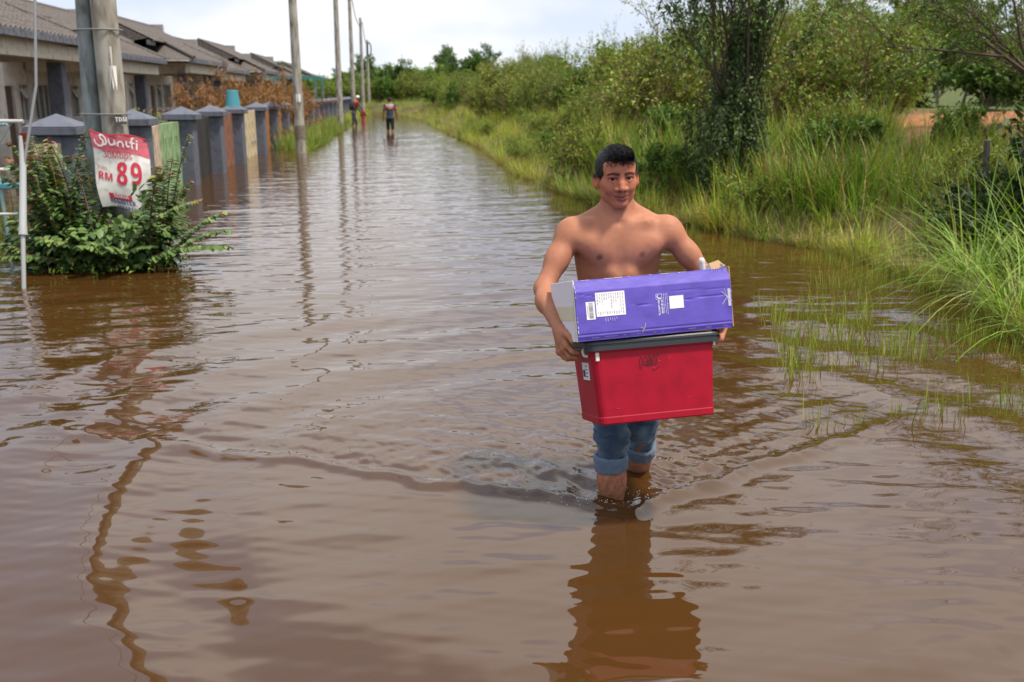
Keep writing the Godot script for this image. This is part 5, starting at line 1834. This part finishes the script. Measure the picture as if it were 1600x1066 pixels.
func make_bin() -> void:
	var W := 0.452
	var D := 0.315
	var H := 0.268
	var o := thing("storage_bin", "red plastic storage bin with dark grey lid, lower of the two boxes carried", "storage bin", Vector3(0.8521, 0.6944, -3.2725))
	o.rotation = Vector3(deg_to_rad(-13.4), deg_to_rad(3.4), deg_to_rad(2.4))
	var red := mat("red plastic", lin(0.33, 0.002, 0.020), 0.48, noise_tex(71, 0.01, [0.0, 0.5, 1.0], [Color(0.85, 0.8, 0.8), Color(0.95, 0.94, 0.94), Color(1, 1, 1)]), Vector3.ONE * 2.0)
	red.metallic_specular = 0.35
	var t := MB.new()
	loft(t, [rounded_ring(W * 0.915, D * 0.915, 0.022, -H), rounded_ring(W * 0.93, D * 0.93, 0.026, -H + 0.004), rounded_ring(W * 0.934, D * 0.934, 0.026, -H + 0.024), rounded_ring(W * 0.926, D * 0.926, 0.026, -H + 0.027), rounded_ring(W * 0.985, D * 0.985, 0.03, -0.018), rounded_ring(W * 1.005, D * 1.005, 0.03, -0.016), rounded_ring(W * 1.005, D * 1.005, 0.03, 0.0)])
	var tub := part("tub", t, red, o)
	tub.position = Vector3(0, 0, -D * 0.5)
	var lidm := mat("lid plastic", lin(0.030, 0.036, 0.042), 0.4)
	var l := MB.new()
	loft(l, [rounded_ring(W + 0.026, D + 0.026, 0.03, -0.010), rounded_ring(W + 0.028, D + 0.028, 0.03, 0.002), rounded_ring(W + 0.020, D + 0.020, 0.03, 0.004), rounded_ring(W + 0.020, D + 0.020, 0.03, 0.010), rounded_ring(W + 0.030, D + 0.030, 0.03, 0.012), rounded_ring(W + 0.030, D + 0.030, 0.03, 0.019), rounded_ring(W + 0.022, D + 0.022, 0.03, 0.024), rounded_ring(W - 0.02, D - 0.02, 0.03, 0.025)])
	var lid := part("lid", l, lidm, o)
	lid.position = Vector3(0, 0, -D * 0.5)
	var clip := MB.new()
	clip.tube([Vector3(-W * 0.5 - 0.004, 0.004, -0.055), Vector3(-W * 0.5 - 0.017, -0.010, -0.050), Vector3(-W * 0.5 - 0.014, -0.024, -0.046), Vector3(-W * 0.5 - 0.002, -0.028, -0.042)], [0.006], 8)
	part("clip", clip, mat("clip grey", lin(0.42, 0.43, 0.41), 0.4), o)
	part("tag", bx(Vector3(-W * 0.5 + 0.022, -0.030, -0.001), Vector3(0.013, 0.030, 0.004), 0.001), mat("tag paper", lin(0.55, 0.52, 0.45), 0.6), o)
	part("tag", bx(Vector3(W * 0.5 - 0.006, -0.016, -0.004), Vector3(0.008, 0.016, 0.005), 0.001), mat("tag paper", lin(0.55, 0.52, 0.45), 0.6), o)
	# sticker on the end
	var tl := Basis(Vector3(0, 0, 1), 0.045)
	var st := part("sticker", bx(Vector3(-W * 0.4885, -0.082, -0.115), Vector3(0.003, 0.062, 0.088), 0.0, tl), mat("sticker paper", lin(0.66, 0.66, 0.68), 0.5), o)
	var pr := MB.new()
	pr.box(Vector3(-W * 0.4885 - 0.0018, -0.090, -0.135), Vector3(0.002, 0.024, 0.026), tl)
	part("print", pr, mat("sticker dark print", lin(0.03, 0.03, 0.08), 0.5), st)
	var ln := MB.new()
	for k in 4:
		ln.box(Vector3(-W * 0.4885 - 0.0018, -0.064 - k * 0.012, -0.098), Vector3(0.002, 0.004, 0.03), tl)
	part("print", ln, mat("sticker colour print", lin(0.20, 0.12, 0.25), 0.5), st)
	var sc := MB.new()                              # scuffs from handling
	var rs := rng_of(8)
	for k in 12:
		var u := rnd(rs, -W * 0.44, W * 0.44)
		var v := rnd(rs, 0.03, H - 0.06)
		var y := -0.018 - v
		var zz := -D * 0.0075 + (y + 0.018) / (H - 0.045) * D * 0.0295 + 0.0009
		var lnn := rnd(rs, 0.002, 0.014)
		sc.box(Vector3(u, y, zz), Vector3(lnn, rnd(rs, 0.0006, 0.0018), 0.001), Basis(Vector3(0, 0, 1), rnd(rs, -0.6, 0.6)))
	part("scuffs", sc, mat("scuffed plastic", lin(0.40, 0.05, 0.06), 0.6), o).set_meta("kind", "stuff")
	# hand-drawn outline letters on the front
	var ink := MB.new()
	var lean := atan2(D * 0.03, H)
	var on := func(u: float, v: float) -> Array:
		var y := -0.018 - v
		return [Vector3(u, y, -D * 0.0075 + (y + 0.018) / (H - 0.045) * D * 0.0295 + 0.0014), Vector3(0, 0, 1)]
	var o2 := Vector2(-0.056, 0.018)
	for shp in [[[2, 50], [4, 12], [14, 10], [22, 26], [32, 8], [41, 8], [43, 40], [34, 43], [32, 26], [24, 40], [16, 28], [12, 50], [2, 50]], [[44, 44], [54, 6], [62, 5], [68, 42], [60, 43], [58, 31], [53, 33], [50, 47], [44, 44]], [[55, 22], [58, 21], [57, 27], [54, 27], [55, 22]],
			[[63, 10], [86, 6], [86, 12], [78, 14], [80, 42], [72, 44], [70, 16], [63, 17], [63, 10]], [[84, 7], [110, 2], [112, 8], [99, 12], [98, 40], [90, 42], [89, 13], [85, 13]], [[66, 62], [84, 60], [112, 48]]]:
		var pts := []
		for q in shp:
			pts.append(o2 + Vector2(q[0] * 0.00064, q[1] * 0.00092))
		ribbon(ink, pts, 0.0017, on)
	part("lettering", ink, mat("marker ink", lin(0.012, 0.008, 0.010), 0.5), o)

func make_carton() -> void:
	var W := 0.563
	var H := 0.208
	var D := 0.325
	var o := thing("carton", "purple cardboard carton with white labels, resting on the red bin", "box", Vector3(0.8533, 0.8310, -3.2785))
	o.rotation = Vector3(deg_to_rad(-12.4), deg_to_rad(5.2), deg_to_rad(2.6))
	var nz := FastNoiseLite.new()
	nz.seed = 12
	nz.frequency = 7.0
	var purple := mat("purple print", lin(0.105, 0.072, 0.43), 0.36, noise_tex(72, 0.008, [0.0, 0.5, 1.0], [Color(0.84, 0.84, 0.88), Color(0.95, 0.95, 0.97), Color(1, 1, 1)]), Vector3.ONE * 3.0)
	purple.metallic_specular = 0.5
	var crease := func(u: float, v: float) -> float:      # how far the front is pushed in or out; u, v from 0 to 1
		var z := 0.0012 * nz.get_noise_2d(u * 0.35, v * 0.25)
		z -= 0.013 * pow(1.0 - clampf(v / 0.19, 0.0, 1.0), 1.0)           # folded-back upper strip
		z -= 0.0013 * exp(-pow((v - 0.47 + 0.03 * sin(u * 9.0)) / 0.012, 2.0)) * sstep(0.3, 0.42, u)
		z -= 0.0009 * exp(-pow((v - 0.33 - 0.02 * sin(u * 7.0)) / 0.014, 2.0)) * sstep(0.55, 0.7, u)
		z -= 0.0010 * exp(-pow((v - 0.22 - 0.5 * u) / 0.014, 2.0)) * sstep(0.22, 0.12, u)
		z -= 0.006 * sstep(0.90, 1.0, v) + 0.002 * exp(-pow((v - 0.9) / 0.015, 2.0))
		z -= 0.006 * sstep(0.93, 1.0, u) * sstep(0.5, 0.9, v)
		return z
	var on := func(lift: float) -> Callable:
		return func(u: float, v: float) -> Array:
			return [Vector3((u - 0.5) * W, (0.5 - v) * H, crease.call(u, v) + lift), Vector3(0, 0, 1)]
	var fr := MB.new()
	var surf: Callable = on.call(0.0)
	var nu := 90
	var nv := 44
	for jj in nv + 1:
		for ii in nu + 1:
			var u := float(ii) / nu
			var v := float(jj) / nv
			var e := 0.004
			var gx: float = (crease.call(u + e, v) - crease.call(u - e, v)) / (2.0 * e * W)
			var gy: float = (crease.call(u, v - e) - crease.call(u, v + e)) / (2.0 * e * H)
			fr.vert(surf.call(u, v)[0], Vector3(-gx, -gy, 1).normalized())
	for jj in nv:
		for ii in nu:
			var a := jj * (nu + 1) + ii
			fr.idx.append_array([a, a + 1, a + nu + 1, a + 1, a + nu + 2, a + nu + 1])
	part("front_panel", fr, purple, o)
	var zt := -0.0135
	var sides := MB.new()
	sides.quad(Vector3(-W / 2, H / 2, zt), Vector3(W / 2, H / 2, zt), Vector3(W / 2, H / 2, -D), Vector3(-W / 2, H / 2, -D))
	sides.quad(Vector3(-W / 2, -H / 2, -D), Vector3(W / 2, -H / 2, -D), Vector3(W / 2, -H / 2, -0.006), Vector3(-W / 2, -H / 2, -0.006))
	sides.quad(Vector3(W / 2, -H / 2, -D), Vector3(-W / 2, -H / 2, -D), Vector3(-W / 2, H / 2, -D), Vector3(W / 2, H / 2, -D))
	part("wrap_panels", sides, purple, o)
	var white := mat("white board", lin(0.62, 0.60, 0.66), 0.6)
	part("end_panel", bx(Vector3(-W / 2 - 0.0005, 0, (zt - D) * 0.5 + 0.003), Vector3(0.004, H + 0.002, D - 0.008), 0.001), white, o)
	var kraft := mat("brown board", lin(0.34, 0.21, 0.12), 0.85)
	part("end_panel", bx(Vector3(W / 2 + 0.001, 0.004, (zt - D) * 0.5 + 0.004), Vector3(0.005, H + 0.004, D - 0.006), 0.001), kraft, o)
	var tape := mat("old tape", lin(0.58, 0.56, 0.44), 0.3)
	part("tape", bx(Vector3(-W / 2 - 0.0032, -0.006, -D * 0.5), Vector3(0.0015, 0.05, D - 0.03)), tape, o)
	part("tape", bx(Vector3(-W / 2 - 0.0032, 0, -0.016), Vector3(0.0015, H - 0.004, 0.012)), tape, o)
	# clear tape on the right-hand corner
	var clear := mat("frosted tape", lin(0.46, 0.43, 0.55), 0.25)
	var tp := MB.new()
	var l1: Callable = on.call(0.0016)
	for s in [[Vector2(0.935, 0.38), Vector2(1.0, 0.56), 0.010], [Vector2(0.935, 0.60), Vector2(1.0, 0.38), 0.009], [Vector2(0.955, 0.34), Vector2(0.985, 0.62), 0.006], [Vector2(0.985, 0.36), Vector2(0.985, 0.62), 0.05]]:
		ribbon(tp, [s[0], s[1]], s[2], l1, 0.37)
	part("clear_tape", tp, clear, o)
	# torn white lining and flap at the right top, with a clear plastic tube poking out
	var torn := MB.new()
	var rr := rng_of(5)
	for k in 7:
		var x := W / 2 - 0.072 + k * 0.0105
		torn.blade(Vector3(x, H / 2 - 0.012, zt - 0.006), Vector3(rnd(rr, -0.5, 0.5), 1, rnd(rr, -0.2, 0.3)).normalized(), Vector3(rnd(rr, -0.6, 0.9), -0.3, 0.3), rnd(rr, 0.022, 0.036), 0.024, 3)
	part("torn_lining", torn, mat("white lining", lin(0.68, 0.66, 0.66), 0.7), o)
	part("flap", bx(Vector3(W / 2 - 0.03, H / 2 + 0.012, zt - 0.04), Vector3(0.055, 0.004, 0.05), 0.0, Basis(Vector3(0, 0, 1), 0.25) * Basis(Vector3(1, 0, 0), 0.5)), kraft, o)
	var tube := MB.new()
	tube.lathe([Vector2(0.0, -0.05), Vector2(0.010, -0.05), Vector2(0.010, 0.022), Vector2(0.012, 0.026), Vector2(0.011, 0.036), Vector2(0.006, 0.042), Vector2(0.0, 0.043)], Vector3.ZERO, 14)
	var tn := part("plastic_tube", tube, mat("cloudy plastic", lin(0.50, 0.49, 0.46), 0.2), o)
	tn.position = Vector3(W / 2 - 0.083, H / 2 + 0.002, zt - 0.022)
	tn.rotation = Vector3(0.1, 0, 0.12)
	# labels
	var paper := mat("label paper", lin(0.68, 0.68, 0.72), 0.55)
	var inkm := mat("label ink", lin(0.06, 0.06, 0.07), 0.6)
	var flat := func(u0: float, u1: float, v0: float, v1: float, lift: float, m: Material, called: String, parent: Node) -> MeshInstance3D:
		var q := MB.new()
		sheet(q, on.call(lift), u0, u1, func(_u): return v0, func(_u): return v1, 8, 8)
		return part(called, q, m, parent)
	var big: MeshInstance3D = flat.call(0.125, 0.31, 0.225, 0.62, 0.0012, paper, "label", o)
	var txt := MB.new()
	var l2: Callable = on.call(0.0022)
	for k in 12:
		var u := 0.137 + k * 0.0145
		var v := 0.245
		var stop := 0.245 + rnd(rr, 0.06, 0.30) if k < 10 else 0.53
		while v < stop:
			var e := v + rnd(rr, 0.02, 0.05)
			ribbon(txt, [Vector2(u, v), Vector2(u, minf(e, stop))], 0.0042 if k % 3 else 0.006, l2, 0.37)
			v = e + 0.018
		ribbon(txt, [Vector2(u, 0.545), Vector2(u, 0.545 + rnd(rr, 0.01, 0.05))], 0.005, l2, 0.37)
	part("label_print", txt, inkm, big)
	var bar: MeshInstance3D = flat.call(0.062, 0.118, 0.365, 0.655, 0.0014, paper, "barcode_label", o)
	var bars := MB.new()
	var v := 0.385
	while v < 0.635:
		var th := rnd(rr, 0.003, 0.010)
		ribbon(bars, [Vector2(0.080, v), Vector2(0.106, v)], th * 0.7, l2, 0.37)
		v += th + rnd(rr, 0.004, 0.010)
	ribbon(bars, [Vector2(0.072, 0.42), Vector2(0.072, 0.60)], 0.004, l2, 0.37)
	part("bars", bars, inkm, bar)
	flat.call(0.592, 0.684, 0.385, 0.595, 0.0012, paper, "square_label", o)
	# white print: telephone sign with two numbers, and small lines of text, all turned on their side
	var wp := mat("white print", lin(0.62, 0.60, 0.72), 0.5)
	var side := func(uu: float, vv: float) -> Array:                    # text runs down the panel
		return l2.call(0.51 + 0.042 - vv, 0.335 + uu)
	letters("02-6159048", func(a, b): return side.call(a, b), 0.10, 0.019, 0.0125, 2.5, wp, o, "lettering", true)
	letters("089-4487775", func(a, b): return side.call(a, b), 0.10, 0.040, 0.0125, 2.5, wp, o, "lettering", true)
	var ic := MB.new()
	ribbon(ic, [Vector2(0.507, 0.335), Vector2(0.545, 0.335), Vector2(0.545, 0.42), Vector2(0.507, 0.42), Vector2(0.507, 0.335)], 0.006, l2, 0.37)
	var ph := MB.new()
	ribbon(ph, [Vector2(0.518, 0.355), Vector2(0.514, 0.375), Vector2(0.520, 0.398), Vector2(0.530, 0.408), Vector2(0.538, 0.40)], 0.016, l2, 0.37)
	var lines := MB.new()
	for k in 3:
		var u := 0.556 + k * 0.011
		var vv := 0.33
		while vv < 0.66:
			var e := vv + rnd(rr, 0.02, 0.06)
			ribbon(lines, [Vector2(u, vv), Vector2(u, e)], 0.006, l2, 0.37)
			vv = e + 0.012
	for k in 6:
		ribbon(lines, [Vector2(0.18 + k * 0.014, 0.645), Vector2(0.18 + k * 0.014, 0.66 + rnd(rr, 0.0, 0.06))], 0.005, l2, 0.37)
	part("handset", ph, wp, part("phone_sign", ic, wp, o))
	part("print_lines", lines, wp, o).set_meta("kind", "stuff")
	var tear := MB.new()
	var l3: Callable = on.call(0.003)
	ribbon(tear, [Vector2(0.405, 0.93), Vector2(0.42, 0.87), Vector2(0.428, 0.80)], 0.018, l3, 0.37)
	ribbon(tear, [Vector2(0.395, 0.86), Vector2(0.42, 0.875)], 0.014, l3, 0.37)
	part("tear", tear, mat("torn board", lin(0.30, 0.26, 0.30), 0.8), o)
	var wear := MB.new()                                                # scuffed white edges of the print
	for k in 26:
		var u := rnd(rr, 0.0, 0.97)
		ribbon(wear, [Vector2(u, 0.004 if k % 2 else 0.955), Vector2(u + rnd(rr, 0.01, 0.05), 0.006 if k % 2 else 0.95 + rnd(rr, 0.0, 0.012))], rnd(rr, 0.003, 0.007), l1, 0.37)
	for k in 14:
		var vv := rnd(rr, 0.0, 0.95)
		ribbon(wear, [Vector2(0.003, vv), Vector2(0.004, vv + rnd(rr, 0.01, 0.04))], rnd(rr, 0.004, 0.012), l1, 0.37)
	part("worn_edge", wear, mat("worn board", lin(0.52, 0.49, 0.55), 0.8), o)

# ---- two people far down the street: one continuous body each, clothes told apart by colour
func walker(at: Vector3, turn: float, label: String, stoop: float, tint: Callable, step: float) -> Node3D:
	var o := thing("person", label, "person", at, turn)
	var s := Solid.new()
	var up := func(y: float) -> Vector3: return Vector3(0, y, stoop * maxf(0.0, y - 0.55))
	s.ell(up.call(0.98), Vector3(0.17, 0.18, 0.11), 0.05)
	s.ell(up.call(0.76), Vector3(0.15, 0.2, 0.10), 0.06)
	s.ell(up.call(0.58), Vector3(0.155, 0.12, 0.11), 0.05)
	s.cap(up.call(1.12), up.call(1.2), 0.06, 0.055, 0.03)
	s.ell(up.call(1.30) + Vector3(0, 0, 0.02), Vector3(0.078, 0.11, 0.095), 0.02)
	for e in [-1.0, 1.0]:
		var sh: Vector3 = up.call(1.08) + Vector3(0.19 * e, 0, 0)
		var el := sh + Vector3(0.06 * e, -0.28, 0.02 + stoop * 0.4)
		var wr := el + Vector3(0.03 * e, -0.24, 0.06 + stoop * 0.5)
		s.cap(sh, el, 0.058, 0.042, 0.04)
		s.cap(el, wr, 0.040, 0.03, 0.02)
		s.cap(wr, wr + Vector3(0, -0.1, 0.02), 0.032, 0.02, 0.02)
		var hp := Vector3(0.085 * e, 0.55, 0)
		var kn := hp + Vector3(0.01 * e, -0.42, step * e + 0.04)
		var an := kn + Vector3(0, -0.42, step * e * 0.6 - 0.05)
		s.cap(hp, kn, 0.088, 0.062, 0.03)
		s.cap(kn, an, 0.056, 0.036, 0.02)
	var mb := MB.new()
	s.build(mb, 0.022, Vector3(-0.42, -0.36, -0.4), Vector3(0.42, 1.46, 0.62), tint)
	part("body", mb, painted("walker", 0.8), o)
	return o

func make_people() -> void:
	make_man()
	make_foam()
	make_bin()
	make_carton()
	var dark_skin := Color(0.26, 0.115, 0.065)
	var a := func(p: Vector3) -> Color:
		if p.y > 1.32 or (p.y > 1.22 and p.z < 0.0): return Color(0.012, 0.011, 0.011)
		if p.y > 1.13: return dark_skin
		if p.y > 0.56 and absf(p.x) < 0.2 or (p.y > 0.86 and absf(p.x) < 0.30):
			if p.y > 0.93 and p.y < 1.02: return Color(0.42, 0.05, 0.04) if absf(p.x) > 0.06 else Color(0.45, 0.25, 0.05)
			if p.y > 1.02 and absf(p.x) < 0.16: return Color(0.25, 0.27, 0.30)
			return Color(0.035, 0.045, 0.075)
		if p.y > 0.12 and absf(p.x) < 0.22: return Color(0.012, 0.012, 0.014)
		return dark_skin
	walker(Vector3(-0.43, 0.0, -41.5), PI, "person in dark shirt with red band and black shorts walking off down the flooded street", 0.0, a, 0.06)
	var b := func(p: Vector3) -> Color:
		if p.y > 1.32: return Color(0.70, 0.70, 0.70)
		if p.y > 1.16: return dark_skin
		if p.y > 0.55 and absf(p.x) < 0.2 or (p.y > 0.8 and absf(p.x) < 0.3):
			return Color(0.45, 0.035, 0.03) if p.y > 0.9 and p.z < 0.14 else Color(0.05, 0.05, 0.055)
		if p.y > 0.0: return Color(0.03, 0.038, 0.05)
		return dark_skin
	var w := walker(Vector3(-2.26, 0.05, -49.9), 1.9, "stooping person in white cap and red top with a dark pack", 0.28, b, 0.1)
	var pk := Solid.new()
	pk.ell(Vector3(0, 0.92, -0.08), Vector3(0.15, 0.24, 0.12), 0.03, Basis(Vector3(1, 0, 0), 0.25))
	var pm := MB.new()
	pk.build(pm, 0.025, Vector3(-0.2, 0.6, -0.3), Vector3(0.2, 1.25, 0.1), func(_p): return Color(0.02, 0.022, 0.022))
	part("backpack", pm, painted("walker", 0.8), w)

func make_foam() -> void:
	var r := rng_of(33)
	var m := MB.new()
	for k in 110:
		var c: Vector2 = [Vector2(0.66, -3.55), Vector2(0.90, -3.62), Vector2(0.74, -3.50), Vector2(1.12, -3.95)][k % 4]
		var p := c + Vector2(r.randfn(0.0, 0.085), r.randfn(0.0, 0.03))
		var s := rnd(r, 0.0006, 0.0020)
		m.lathe([Vector2(s, -0.001), Vector2(s * 0.85, s * 0.35), Vector2(s * 0.45, s * 0.6), Vector2(0, s * 0.68)], Vector3(p.x, water_y(p.x, p.y) + 0.0006, p.y), 7)
	var o := part("foam", m, mat("foam white", lin(0.72, 0.70, 0.66), 0.25))
	o.set_meta("kind", "stuff")
	meta(o, "white bubbles of foam on the churned water round the wading legs", "foam")
